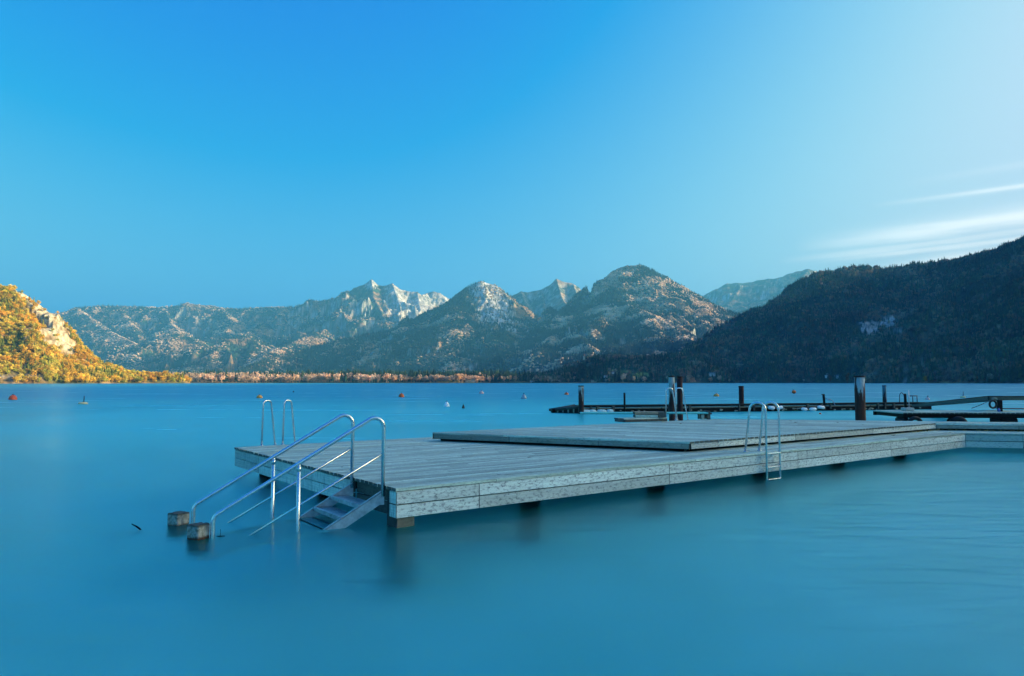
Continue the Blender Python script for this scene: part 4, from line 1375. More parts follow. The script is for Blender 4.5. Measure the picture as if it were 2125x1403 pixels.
for p0, p1 in ((UL, U), (U, UR), (UR, UE)):
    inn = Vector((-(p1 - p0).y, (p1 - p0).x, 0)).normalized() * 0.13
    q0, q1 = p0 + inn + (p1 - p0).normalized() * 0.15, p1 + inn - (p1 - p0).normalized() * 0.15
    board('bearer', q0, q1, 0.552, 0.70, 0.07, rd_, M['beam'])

print('planks', nA, nB, nC, nD)


# ------------------------------------------------------------------ ladders
def hairpin(parent, inner, outer, ztop, zin, zout, r=0.021, rad=0.09, lean_top=0.0, name='handrail'):
    """steel hoop: inner foot on the deck, rounded top, outer leg going down into the water"""
    d_ = Vector((outer.x - inner.x, outer.y - inner.y, 0))
    n_ = d_.normalized()
    ti = Vector((inner.x, inner.y, ztop)) + n_ * lean_top
    to = Vector((outer.x, outer.y, ztop))
    w_ = (to - ti).length
    pts = [(inner.x, inner.y, zin), tuple(ti), tuple(to), (outer.x, outer.y, zout)]
    return tube(name, fillet(pts, [w_ * 0.49, w_ * 0.49], 9), r, M['steel'], parent, 14)


# ladder on the long front side
p_in1, p_in2 = on_level(1546.5, 938.5, ZD), on_level(1575.5, 936.0, ZD)
lad = empty('bathing_ladder', (0, 0, 0), 'steel bathing ladder on the long front side of the platform, its legs in the water', 'ladder')
o1 = at_depth(1587.8, 1001, 14.30); o2 = at_depth(1614.8, 1000, 14.72)
edge_n = n2_
o1 = on_front(1583) + n2_ * 0.10; o2 = on_front(1610.5) + n2_ * 0.10
for pi_, po_ in ((p_in1, o1), (p_in2, o2)):
    hairpin(lad, pi_, po_, 1.575, ZD, -1.0, 0.023, lean_top=(po_ - pi_).length - 0.30)
    lathe('foot_flange', [(0.05, 0), (0.05, 0.01), (0.03, 0.014)], M['steel'], lad, 14, (pi_.x, pi_.y, ZD + 0.004))
for z in (0.53, 0.25, 0.0, -0.28, -0.56):
    bm = bmesh.new()
    d_ = o2 - o1
    bm_box(bm, ((o1 + o2) / 2).xy.to_3d() + Vector((0, 0, z)), (Vector((d_.x, d_.y, 0)).length - 0.02, 0.07, 0.025), AL, bevel=0.006)
    link('rung', mesh_of(bm, 'rung'), lad, mat=M['steel'])
for z in (0.27,):
    for oo in (o1, o2):
        tube('bracket', [oo.xy.to_3d() + Vector((0, 0, z)), oo.xy.to_3d() - n2_ * 0.10 + Vector((0, 0, z))], 0.012, M['steel'], lad, 8)


def hoop_pair(label, feet, z, ht, down, r=0.021, up_first=True):
    e_ = empty('bathing_ladder', (0, 0, 0), label, 'ladder')
    outs = []
    for fi in [f for f, g in feet] + [g for f, g in feet]:
        lathe('foot_flange', [(0.05, 0), (0.05, 0.01), (0.03, 0.014)], M['steel'], e_, 12, (fi.x, fi.y, z + 0.004))
    for (fi, fo) in feet:
        w_ = (fo - fi).length
        n_ = (fo - fi).normalized()
        pts = [(fi.x, fi.y, z), tuple(Vector((fi.x, fi.y, z + ht)) + n_ * 0.02), tuple(Vector((fi.x, fi.y, z + ht)) + n_ * min(w_ * 0.62, 0.24)), (fo.x, fo.y, z if not down else z), (fo.x + n_.x * 0.03, fo.y + n_.y * 0.03, down)]
        tube('handrail', fillet(pts, [0.09, 0.09, 0.0], 9), r, M['steel'], e_, 14)
        outs.append((fo + n_ * 0.03))
    for k in range(3):
        z_ = z - 0.35 - 0.28 * k
        tube('rung', [outs[0].xy.to_3d() + Vector((0, 0, z_)), outs[1].xy.to_3d() + Vector((0, 0, z_))], 0.016, M['steel'], e_, 8)
    return e_


f1 = on_level(542.9, 925.2, ZD); g1 = on_level(570.5, 922.6, ZD)
f2 = on_level(586.5, 923.2, ZD); g2 = on_level(612, 920.9, ZD)
# hoops stand across the back edge
back_n = Vector((-u2.y, u2.x, 0))
hoop_pair('pair of steel ladder hoops at the far left corner of the platform', [(f1, g1), (f2, g2)], ZD, 1.03, -0.8)
f1 = on_level(1382, 872.9, ZU); g1 = on_level(1405.5, 872.6, ZU)
f2 = on_level(1402.3, 872.0, ZU); g2 = on_level(1427.4, 871.8, ZU)
hoop_pair('pair of steel ladder hoops at the back of the raised deck before the rusty piles', [(f1, g1), (f2, g2)], ZU, 1.05, -0.6)

# ------------------------------------------------------------------ stairs into the water
st = empty('water_stairs', (0, 0, 0), 'galvanised steps with steel handrails leading from the platform down into the water', 'stairs')
pB = Vector((-1.817, 10.117, 0)); fB = Vector((-3.856, 9.288, 0))
sd = (fB - pB).normalized()
wv = u1 * 1.04
SANG = math.atan2(sd.y, sd.x)
SL = 0.605
Lf = (fB - pB).length
for off, nm in ((Vector((0, 0, 0)), 'near'), (wv, 'far')):
    q = lambda s, z: pB + off + sd * s + Vector((0, 0, z))
    rail = fillet([q(0, 0.44), q(0, 1.575), q(0.03, 1.58), q(Lf - 0.06, 1.535 - SL * (Lf - 0.06)), q(Lf, -0.75 + 0.93)], [0.0, 0.0, 0.10], 8)
    pts = fillet([q(0, 0.40), q(0, 1.60), q(Lf, 1.60 - SL * Lf), q(Lf, -0.85)], [0.13, 0.14], 10)
    hr = tube('handrail', pts, 0.027, M['steel'], st, 16)
    tube('mid_rail', [q(0, 1.0), q(1.9, 1.0 - SL * 1.9 + 0.05)], 0.0165, M['steel'], st, 12)
    smid = Lf * 0.52
    tube('rail_post', [q(smid, 1.60 - SL * smid - 0.02), q(smid, -0.9)], 0.026, M['steel'], st, 14)
    # clamp between post and handrail
    tube('rail_clamp', [q(smid, 1.60 - SL * smid - 0.10), q(smid, 1.60 - SL * smid - 0.045)], 0.031, M['steel'], st, 14)
    # stringer: sloping flat channel
    bm = bmesh.new()
    zt = lambda s: 0.475 - SL * s
    prof = [(-0.015, 0.475), (-0.015, 0.285), (0.05, 0.285), (2.35, 0.285 - SL * 2.3 + 0.0), (2.35, 0.475 - SL * 2.35)]
    for side in (0,):
        lo = [bm.verts.new(pB + off + u1 * (-0.012) + sd * s + Vector((0, 0, z))) for s, z in prof]
        hi = [bm.verts.new(pB + off + u1 * (0.012) + sd * s + Vector((0, 0, z))) for s, z in prof]
        bm.faces.new(lo); bm.faces.new(hi[::-1])
        for i in range(len(prof)):
            j = (i + 1) % len(prof)
            bm.faces.new((lo[i], hi[i], hi[j], lo[j]))
    # top flange
    a0, a1 = pB + off + Vector((0, 0, 0.479)), pB + off + sd * 2.35 + Vector((0, 0, 0.479 - SL * 2.35))
    cdir = (a1 - a0)
    rot = cdir.to_track_quat('X', 'Z').to_matrix()
    bm_box(bm, (a0 + a1) / 2 + u1 * (0.018 if nm == 'near' else -0.018), (cdir.length, 0.06, 0.008), rot=rot)
    link('stringer', mesh_of(bm, 'stringer'), st, mat=M['galv'])
for k in range(8):
    s = 0.335 + 0.245 * k
    z = 0.300 - 0.150 * k
    cen = pB + wv * 0.5 + sd * (s - 0.13) + Vector((0, 0, z))
    wdt = 1.04 - 0.03
    tr_ = bmesh.new()
    shear = sd.dot(u1)
    # grating tread: nosing, back bar, end bars and long ribs, laid between the stringers
    def bar(s_off, w_, zz, h_):
        p0 = pB + u1 * 0.015 + sd * s_off; p1 = pB + wv - u1 * 0.015 + sd * s_off
        lo_ = []
        for p_, sgn in ((p0, -1), (p0, 1), (p1, 1), (p1, -1)):
            lo_.append(p_ + sd * (sgn * w_ / 2))
        bm_prism(tr_, [(v.x, v.y) for v in lo_], zz - h_, zz)
    bar(s - 0.018, 0.035, z, 0.055)
    bar(s - 0.245, 0.02, z, 0.045)
    for r_ in range(6):
        bar(s - 0.055 - 0.031 * r_, 0.019, z - 0.003, 0.03)
    link('tread', mesh_of(tr_, 'tread'), st, mat=M['galv'])

# ------------------------------------------------------------------ posts and sticks in the water on the left


def stump(cx, cy_, s, ztop, label, rz):
    bm = bmesh.new()
    bm_box(bm, (0, 0, 0), (s, s, 1), bevel=0.012)
    bmesh.ops.subdivide_edges(bm, edges=bm.edges[:], cuts=3, use_grid_fill=True)
    for v in bm.verts:
        if v.co.z > 0.3: v.co += Vector([random.uniform(-0.006, 0.006) for _ in range(3)])
        v.co.z = v.co.z * 1.0
    o = link('concrete_post', mesh_of(bm, 'concrete_post'), None, (cx, cy_, ztop - 0.5), rz, M['stump'])
    props(o, label, 'post', 'square posts in the water')
    return o


mm, t, b = newmat('stump_concrete')
tcn = N(t, 'ShaderNodeTexCoord')
n1_ = N(t, 'ShaderNodeTexNoise', i_Scale=22.0, i_Detail=6.0, i_Roughness=0.7)
t.links.new(tcn.outputs['Object'], n1_.inputs['Vector'])
sp = N(t, 'ShaderNodeSeparateXYZ'); t.links.new(tcn.outputs['Object'], sp.inputs[0])
c = ramp(t, n1_.outputs[0], [(0.35, (0.12, 0.12, 0.09)), (0.55, (0.36, 0.35, 0.29)), (0.7, (0.45, 0.43, 0.36))])
wet = ramp(t, math_(t, 'ADD', sp.outputs[2], math_(t, 'MULTIPLY', n1_.outputs[0], 0.03)), [(0.345, 1.0), (0.375, 0.0)])
c = mixc(t, wet, c, (0.06, 0.025, 0.01))
topd = ramp(t, math_(t, 'ADD', sp.outputs[2], math_(t, 'MULTIPLY', n1_.outputs[0], 0.02)), [(0.478, 0.0), (0.50, 0.85)])
c = mixc(t, topd, c, (0.04, 0.045, 0.035))
t.links.new(c, b.inputs['Base Color']); b.inputs['Roughness'].default_value = 0.85
bn = N(t, 'ShaderNodeBump', i_Strength=0.7, i_Distance=0.01)
t.links.new(n1_.outputs[0], bn.inputs['Height']); t.links.new(bn.outputs[0], b.inputs['Normal'])
M['stump'] = mm
p = on_level(362.8, 1091, 0); stump(p.x, p.y + 0.1, 0.205, 0.165, 'square weathered concrete post in the water, left and farther of the two', -0.42)
p = on_level(404, 1121, 0); stump(p.x, p.y + 0.1, 0.195, 0.185, 'square weathered concrete post in the water, right and nearer of the two', -0.40)
# driftwood twig
p = on_level(291, 1099, 0)
o = tube('driftwood_stick', [p + Vector((-0.12, 0, 0.075)), p + Vector((-0.05, 0, 0.04)), p + Vector((0.0, -0.01, 0.01)), p + Vector((0.05, -0.02, -0.05))], [0.006, 0.011, 0.012, 0.008], M['beam'], None, 7)
props(o, 'dark stick poking out of the water left of the square posts', 'stick')
p = on_level(457, 1113, 0)
o = tube('reed_stalk', [p + Vector((0, 0, -0.1)), p + Vector((0.002, 0, 0.09))], [0.004, 0.003], M['beam'], None, 6)
props(o, 'thin upright stalk in the water beside the handrail foot', 'stalk')
o = tube('driftwood_stick', [p + Vector((-0.05, 0.0, 0.0)), p + Vector((0.0, -0.02, 0.006)), p + Vector((0.06, 0.01, 0.002))], [0.003, 0.007, 0.004], M['beam'], None, 6)
props(o, 'tiny dark twig floating round the thin stalk', 'stick')

# ------------------------------------------------------------------ things on the deck


def leaf(px_, py_, z, s, label, rz):
    p = on_level(px_, py_, z)
    bm = bmesh.new()
    prof = [(-1, 0, 0.12), (-0.4, 0.42, 0.22), (0.3, 0.45, 0.1), (1.0, 0, 0.3), (0.3, -0.42, 0.15), (-0.4, -0.4, 0.2)]
    cvx = bm.verts.new((0, 0, 0.0))
    vs = [bm.verts.new((x * s, y * s, zz * s)) for x, y, zz in prof]
    for i in range(6): bm.faces.new((cvx, vs[i], vs[(i + 1) % 6]))
    ext = bmesh.ops.solidify(bm, geom=bm.faces[:], thickness=0.002)
    o = link('fallen_leaf', mesh_of(bm, 'fallen_leaf'), None, (p.x, p.y, z + 0.008), rz, M['leaf'])
    props(o, label, 'leaf', 'fallen leaves on the decks')


for a_ in [(1412, 880.5, ZU, .075, 'curled dark leaf on the raised deck near the back ladder hoops', 1.0), (1652, 877.5, ZU, .075, 'long brown leaf lying on the raised deck right of the front ladder', 0.1),
           (1640, 873.8, ZU, .05, 'small leaf on the raised deck behind the long brown leaf', 2.5), (1738, 878, ZU, .06, 'pale leaf on the raised deck left of the big worn pile', 0.6),
           (1760, 878.6, ZU, .035, 'tiny leaf on the raised deck just before the big worn pile', 1.7), (1791, 882.5, ZU, .05, 'dark leaf on the raised deck below the big worn pile', 0.2),
           (1854, 904.5, ZD, .085, 'dark leaf lying on the lower platform near the long front edge', 0.4), (711, 970.5, ZD, .035, 'small dark leaf on the platform behind the handrails', 0.2),
           (1315, 899.5, ZU, .04, 'small leaf in the middle of the raised deck', 0.0), (1971, 898.3, ZD, .04, 'tiny dark leaf near the inner corner of the lower platform', 0.3)]:
    leaf(*a_)
bm = bmesh.new()
for k in range(110):
    s_ = random.uniform(0.1, 2.3) if random.random() < .6 else random.uniform(-1.6, 0.1)
    base = UR + (uw * s_ if s_ > 0 else dr * s_)
    p = base + (nw_ if s_ > 0 else nrU) * abs(random.gauss(0.05, 0.07)) + nw_ * 0.03
    s = random.uniform(0.02, 0.04)
    q = Matrix.Rotation(random.uniform(0, 6.3), 3, 'Z') @ Matrix.Rotation(random.uniform(-.6, .6), 3, 'X')
    vs = [bm.verts.new(Vector((p.x, p.y, ZD + 0.015 + random.uniform(0, .02))) + q @ Vector(c_)) for c_ in ((-s, 0, 0), (0, s * .5, 0.005), (s, 0, 0), (0, -s * .5, 0.004))]
    bm.faces.new(vs)
M['litter'] = plain('yellow_litter', (0.34, 0.26, 0.06), 0.9, 0, 0.4, 3)
props(link('leaf_litter', mesh_of(bm, 'leaf_litter'), None, mat=M['litter']), 'yellow leaf litter drifted into the inner corner of the lower platform', 'leaves', None, 'stuff')

# low podium, box and diving board at the back of the raised deck
pz = 0.886
pod = empty('podium', (0, 0, 0), 'low dark wooden podium along the back edge of the raised deck', 'podium')
q0, q1 = on_level(1296, 877.0, ZU), on_level(1385, 874.5, ZU)
dpod = (q1 - q0).normalized(); apod = math.atan2(dpod.y, dpod.x); npod = Vector((-dpod.y, dpod.x, 0))
Lp = (q1 - q0).length
for k in range(2):
    board('side_board', q0 + dpod * (Lp * k / 2), q0 + dpod * (Lp * (k + 1) / 2), ZU + 0.006, pz - 0.035, 0.04, pod, M['board_dark'])
planks([q0 - dpod * .01, q1, q1 + npod * 0.6, q0 + npod * 0.6], apod, pz, 0.032, pod, pw=0.145, seed=9, mat=M['plank'])
for pa, pb in ((q0 + npod * 0.56, q0 + npod * 0.05), ):
    board('side_board', pa, pb, ZU + 0.006, pz - 0.035, 0.04, pod, M['board_dark'])
bx = empty('storage_box', (0, 0, 0), 'brown wooden box with a pale front board on the podium', 'box')
b0, b1 = at_depth(1318, 869, 22.5), at_depth(1366.5, 869, 22.5)
W_ = (b1 - b0).length
cxb = (b0 + b1) / 2
for nm, z0, z1, ex, mt in (('lower_board', pz + 0.003, pz + 0.085, -0.02, 'plank'), ('upper_board', pz + 0.10, pz + 0.185, 0.0, 'boxwood')):
    bm = bmesh.new(); bm_box(bm, (0, 0, (z1 - z0) / 2), (W_ + ex, 0.42, z1 - z0), bevel=0.006)
    link(nm, mesh_of(bm, nm), bx, (cxb.x, 22.72, z0), 0, M[mt])
bm = bmesh.new(); bm_box(bm, (0, 0, 0.09), (0.23, 0.42, 0.18), bevel=0.004)
link('side_cabinet', mesh_of(bm, 'side_cabinet'), bx, (cxb.x + W_ / 2 + 0.125, 22.75, pz + 0.003), 0, M['board_dark'])

dv = empty('diving_board', (0, 0, 0), 'long turquoise diving board reaching out over the water behind the raised deck', 'diving board')
db0, db1 = at_depth(1204.5, 857.2, 23.9), at_depth(1466, 855.4, 24.0)
bm = bmesh.new()
Ld = (db1 - db0).length
bm_box(bm, (Ld / 2, 0, 0.0), (Ld, 0.45, 0.055), bevel=0.012)
ad = math.atan2((db1 - db0).y, (db1 - db0).x)
link('board', mesh_of(bm, 'board'), dv, db0, ad, M['turq'])
for x0, mt in ((1455.5, 'plank'), (1468, 'board_dark')):
    p = at_depth(x0, 869.5, 24.0)
    ht = db1.z - 0.03 - ZU + (0.08 if x0 > 1460 else 0)
    for dy in (-0.18, 0.18):
        bm = bmesh.new(); bm_box(bm, (0, 0, ht / 2), (0.11, 0.10, ht - 0.004), bevel=0.006)
        link('support_post', mesh_of(bm, 'support_post'), dv, (p.x, 24.05 + dy, ZU + 0.003), 0, M[mt])
bm = bmesh.new(); bm_box(bm, (0, 0, 0), (0.36, 0.5, 0.05)); link('mounting_plate', mesh_of(bm, 'mounting_plate'), dv, at_depth(1462, 857.8, 24.05), 0, M['board_dark'])

# ------------------------------------------------------------------ mooring piles


def pile(px_, ytop, D, w_px, label, mat, lean=0.0, seg=20, z0=-2.5, cap=True, group=None, name='mooring_pile', ybase=None):
    top = at_depth(px_, ytop, D)
    r = w_px / 2 / FPX * D
    base = Vector((top.x - lean, D, z0))
    e_ = empty(name, (top.x, D, 0), label, 'mooring pile' if name == 'mooring_pile' else 'post', group)
    L = top.z - z0
    bm = bmesh.new()
    n = 10
    pts = [(lean * (i / n - 1), 0, z0 + L * i / n) for i in range(n + 1)]
    bm_tube(bm, pts, [r * (1.03 - 0.03 * i / n + random.uniform(-.01, .01)) for i in range(n + 1)], seg)
    me = mesh_of(bm, 'shaft', True)
    for p_ in me.polygons:
        if len(p_.vertices) > 4: p_.use_smooth = False
    link('shaft', me, e_, mat=mat)
    if cap:
        bm = bmesh.new(); bm_tube(bm, [(0, 0, top.z - 0.035), (0, 0, top.z + 0.02)], r * 1.06, seg)
        link('cap', mesh_of(bm, 'cap'), e_, mat=M['rust'])
    return e_


pile(1393.5, 781, 30, 12.4, 'tall mooring pile with peeling pale paint over rust behind the raised deck', M['pile_white'])
pile(1410.3, 782, 30.4, 11.6, 'tall rust red mooring pile right beside the peeling pale one', M['pile_rust'])
pile(1783.3, 781, 24.6, 20.0, 'thickest mooring pile, white paint streaked with rust, right behind the raised deck', M['pile_big'])

# ------------------------------------------------------------------ long floating pontoon
pt0, pt1 = on_level(1210, 858.5, 0), on_level(1935, 849.2, 0)
up_ = (pt1 - pt0).normalized(); ap = math.atan2(up_.y, up_.x); np_ = Vector((-up_.y, up_.x, 0))
Lpt = (pt1 - pt0).length
pon = empty('floating_pontoon', (0, 0, 0), 'long dark floating pontoon across the water behind the decks', 'pontoon')
nsec = 5
for k in range(nsec):
    s0, s1 = Lpt * k / nsec, Lpt * (k + 1) / nsec
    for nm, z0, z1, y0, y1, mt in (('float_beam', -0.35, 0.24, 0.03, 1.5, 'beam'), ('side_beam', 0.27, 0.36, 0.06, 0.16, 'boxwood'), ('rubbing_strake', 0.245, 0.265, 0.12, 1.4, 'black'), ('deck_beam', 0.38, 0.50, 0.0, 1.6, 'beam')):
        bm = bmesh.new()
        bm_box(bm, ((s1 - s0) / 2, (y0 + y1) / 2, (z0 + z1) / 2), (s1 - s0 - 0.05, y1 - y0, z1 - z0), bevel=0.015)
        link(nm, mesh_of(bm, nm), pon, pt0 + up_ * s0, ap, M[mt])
    for q_ in range(3):
        bm = bmesh.new()
        bm_box(bm, (0, 0, 0), (0.10 + random.uniform(0, .1), 0.12, random.uniform(0.3, 0.42)), bevel=0.01)
        p = pt0 + up_ * (s0 + (s1 - s0) * (q_ + random.uniform(.2, .8)) / 7) + np_ * 0.0
        link('bracket', mesh_of(bm, 'bracket'), pon, (p.x, p.y, 0.27), ap, M['board_dark'])
for k in range(60):                              # pale worn patches: mussels and scuffed fittings along the waterline
    p = pt0 + up_ * random.uniform(1, Lpt - 1) - np_ * 0.0
    bm = bmesh.new()
    bmesh.ops.create_icosphere(bm, subdivisions=1, radius=random.uniform(0.04, 0.09))
    for v in bm.verts: v.co = Vector((v.co.x * random.uniform(1.2, 2.2), v.co.y * .5, v.co.z * random.uniform(.6, 1.1)))
    link('mussel_clump', mesh_of(bm, 'mussel_clump'), pon, (p.x, p.y, random.uniform(0.03, 0.2)), ap, M['board_green'])
# tapering end section on the left
tip, tb = on_level(1148, 856.5, 0), pt0
wd = empty('pontoon_end', (0, 0, 0), 'tapering dark end section at the left tip of the floating pontoon', 'pontoon')
bm = bmesh.new()
v = [tip + np_ * 0.0 + Vector((0, 0, -.3)), tb + Vector((-.02, 0, -.3)), tb + np_ * 1.5 + Vector((-.02, 0, -.3)), tip + np_ * .5 + Vector((0, 0, -.3)),
     tip + Vector((0, 0, 0.14)), tb + Vector((-.02, 0, 0.42)), tb + np_ * 1.5 + Vector((-.02, 0, 0.42)), tip + np_ * .5 + Vector((0, 0, 0.14))]
bv = [bm.verts.new(x) for x in v]
for f in ((0, 1, 2, 3), (4, 5, 6, 7), (0, 1, 5, 4), (1, 2, 6, 5), (2, 3, 7, 6), (3, 0, 4, 7)): bm.faces.new([bv[i] for i in f])
link('hull', mesh_of(bm, 'hull'), wd, mat=M['beam'])
for side in (0.0, 1.45):
    tube('top_log', [tip + np_ * side * 0.35 + Vector((-0.1, 0, 0.16)), tb + np_ * side + Vector((0, 0, 0.46))], [0.09, 0.10], M['board_dark'], wd, 9)
bm = bmesh.new(); bm_box(bm, tip + Vector((0.02, 0, 0.12)), (0.22, 0.5, 0.28), bevel=0.03); link('end_block', mesh_of(bm, 'end_block'), wd, mat=M['beam'])
for q_ in range(5):
    c_ = tip.lerp(tb, 0.15 + q_ * 0.18)
    bm = bmesh.new(); bm_box(bm, c_ + Vector((0, -0.03, 0.12 + q_ * .03)), (0.12, 0.06, 0.2 + 0.04 * q_), bevel=0.01)
    link('cleat_block', mesh_of(bm, 'cleat_block'), wd, mat=M['board_green'])


def ppos(px_, off=0.75):
    """a spot on the pontoon at a column of the photograph"""
    r = ray(px_, 850); k = r.x / r.y
    o_ = pt0 + np_ * off
    t_ = (o_.x - k * o_.y) / (k * up_.y - up_.x)
    return o_ + up_ * t_


for px_, yt, wpx, lab, mt, off in [(1205.8, 801, 11, 'short thick pile with peeling white top at the left end of the pontoon', 'pile_teal2', -0.25), (1295.8, 815, 4.2, 'thin dark post against the front of the pontoon', 'beam', -0.1),
                                   (1538, 801.5, 10.4, 'dark rusty pile behind the pontoon left of the orange ball buoy', 'pile_rust', 1.9), (1834.8, 800.5, 7.6, 'slim teal painted pile behind the pontoon right of the thickest pile', 'pile_teal', 1.9)]:
    if mt == 'pile_teal2': M[mt] = pile_mat('pale_topped_pile', (0.45, 0.52, 0.48), (0.05, 0.018, 0.012), 1.35)
    p = ppos(px_, off)
    pile(px_, yt, p.y, wpx, lab, M[mt], cap=(wpx > 5), z0=-1.5)
p = ppos(1710, 0.3)
o = pile(1709, 818.5, p.y, 4.6, 'broken leaning dark post on the pontoon with a loop of hose', M['beam'], lean=-0.12, cap=False, z0=-1, name='broken_post')
bm = bmesh.new(); bm_box(bm, (0, 0, 0), (0.2, 0.12, 0.06)); link('head_plate', mesh_of(bm, 'head_plate'), o, (-0.03, 0, at_depth(1709, 818.5, p.y).z), mat=M['board_dark'])
tube('hose', fillet([(0.08, -0.1, 0.85), (0.55, -0.12, 0.75), (0.75, -0.15, 0.35)], 0.3), 0.03, M['grey'], o, 8)
# pale fenders along the pontoon
for k, (px_, L_, lab) in enumerate([(1601, 0.55, 'pale fender on the pontoon seen through the front ladder, left one'), (1618.5, 0.5, 'pale fender on the pontoon just right of the front ladder'), (1669, 0.5, 'pale fender low on the pontoon, left of a close pair'),
                                    (1687, 0.6, 'pale fender low on the pontoon, right of a close pair'), (1704, 0.62, 'largest pale fender on the pontoon under the broken post')]):
    p = ppos(px_, -0.16)
    o = lathe('fender', [(0.0, -L_ / 2), (0.06, -L_ / 2 + .02), (0.11, -L_ / 3), (0.12, 0), (0.11, L_ / 3), (0.06, L_ / 2 - .02), (0, L_ / 2)], M['white'], None, 12, (p.x, p.y, 0.12 + (0.12 if k in (0, 1, 4) else 0)))
    o.rotation_euler = (0, PI / 2 + random.uniform(-.2, .2), ap)
    props(o, lab, 'fender', 'pale fenders on the pontoon')
for k, (px_, L_, lab) in enumerate([(1214, 0.8, 'leftmost pale cushion against the pontoon above the diving board tip'), (1230, 0.55, 'second pale cushion from the left above the diving board'), (1249, 0.7, 'third pale cushion from the left above the diving board'), (1266, 0.5, 'rightmost pale cushion above the diving board')]):
    p = ppos(px_, -0.2)
    o = lathe('fender', [(0.0, -L_ / 2), (0.08, -L_ / 2 + .03), (0.14, -L_ / 3), (0.15, 0), (0.13, L_ / 3), (0.07, L_ / 2 - .03), (0, L_ / 2)], M['pale_turq'] if 'pale_turq' in M else M.setdefault('pale_turq', plain('pale_turquoise_foam', (0.5, 0.75, 0.75), 0.6)), None, 12, (p.x, p.y, 0.12))
    o.rotation_euler = (0, PI / 2, ap)
    props(o, lab, 'fender', 'pale cushions above the diving board')

# fittings at the right end of the pontoon
p = ppos(1868, 0.3)
o = empty('ladder_hoop', (p.x, p.y, 0.5), 'bent thin tube hoop standing on the right end of the pontoon', 'ladder')
k_ = p.y / FPX
tube('hoop', fillet([(-0.02, 0, 0), (0.0, 0, 19 * k_), (5 * k_, 0, 21 * k_), (9 * k_, 0, 15 * k_), (9.5 * k_, 0, 7 * k_), (14 * k_, 0, 1.5 * k_)], 0.25, 5), 0.028, M['steel_dark'] if 'steel_dark' in M else M.setdefault('steel_dark', plain('dull_steel', (0.10, 0.13, 0.14), 0.5, 0.5)), o, 8)
p = ppos(1898, 0.5)
k_ = p.y / FPX
fr_ = empty('pipe_frame', (p.x, p.y, 0.5), 'dark square pipe frame on the right end of the pontoon', 'frame')
tube('top_bar', [(-9 * k_, 0, 13.5 * k_), (6.5 * k_, 0, 13.5 * k_)], 0.035, M['steel_dark'], fr_, 8)
for xx in (-3.0, 5.8): tube('leg', [(xx * k_, 0, 0), (xx * k_, 0, 13.2 * k_)], 0.032, M['steel_dark'], fr_, 8)

# ------------------------------------------------------------------ floating dock on the right with tyres
dk = empty('floating_dock', (0, 0, 0), 'floating dock with dark side beam and tyres at the right edge behind the raised deck', 'dock')
zd_ = 0.80
d0, d1 = on_level(1874, 856.3, zd_), on_level(2140, 856.8, zd_)
dd = (d1 - d0).normalized(); add = math.atan2(dd.y, dd.x); dn = Vector((-dd.y, dd.x, 0)); Ldk = (d1 - d0).length + 3.0
e0_ = d0
planks([e0_, e0_ + dd * Ldk, e0_ + dd * Ldk + dn * 2.6, e0_ + dn * 2.6], add + PI / 2, zd_, 0.05, dk, pw=0.18, gap=0.02, seed=12, seglen=(5, 6), mat=M['plank'])
board('side_beam', e0_ - dn * .01, e0_ + dd * Ldk - dn * .01, zd_ - 0.21, zd_ - 0.055, 0.12, dk, M['beam'])
board('side_beam', e0_ + dd * 0.01 + dn * 2.5, e0_ + dd * Ldk + dn * 2.5, zd_ - 0.21, zd_ - 0.055, 0.12, dk, M['beam'])
for s in (0.05, 1.5, 3.2):
    bm = bmesh.new(); bm_box(bm, (0, 0, 0), (0.1, 2.4, 0.14)); c_ = e0_ + dd * (s + .1) + dn * 1.3
    link('cross_beam', mesh_of(bm, 'cross_beam'), dk, (c_.x, c_.y, zd_ - 0.13), add, M['beam'])


def torus_mesh(R_, r_, sq=1.35):
    bm = bmesh.new()
    n, m_ = 26, 10
    rings = []
    for i in range(n):
        a_ = 2 * PI * i / n
        rings.append([bm.verts.new(((R_ + r_ * math.cos(2 * PI * j / m_)) * math.cos(a_), sq * r_ * math.sin(2 * PI * j / m_), (R_ + r_ * math.cos(2 * PI * j / m_)) * math.sin(a_))) for j in range(m_)])
    for i in range(n):
        for j in range(m_):
            bm.faces.new((rings[i][j], rings[(i + 1) % n][j], rings[(i + 1) % n][(j + 1) % m_], rings[i][(j + 1) % m_]))
    return mesh_of(bm, 'tyre', True)


k_ = d0.y / FPX
for px_, Rp, rp, lab, rz in [(1899, 12.5, 4.0, 'tyre fender hanging at the left end of the floating dock', 0.0), (1979, 11.5, 5.0, 'smaller tyre fender half behind a bigger one under the dock', 0.5), (1989, 13.0, 5.5, 'big tyre fender facing out under the middle of the dock', -0.5)]:
    yc = 864.5 + Rp + rp - 1
    p = at_depth(px_, yc, d0.y - (0.12 if px_ != 1979 else -0.15))
    o = link('tyre', torus_mesh(Rp * k_ * 0.98, rp * k_), None, p, add + rz * 0.6, M['black'])
    props(o, lab, 'tyre', 'tyres under the floating dock')
for px0, px1, lab in ((1876.5, 1888, 0), (2078, 2113.5, 1)):
    a_, b_ = at_depth(px0, 866, d0.y + 0.25), at_depth(px1, 866, d0.y + 0.25)
    W_ = b_.x - a_.x
    bm = bmesh.new(); bm_box(bm, (0, 0.4, 0), (W_, 0.8, 0.9), bevel=0.06)
    link('float_drum', mesh_of(bm, 'float_drum'), dk, ((a_.x + b_.x) / 2, a_.y, zd_ - 0.21 - 0.46), add, M['black'])
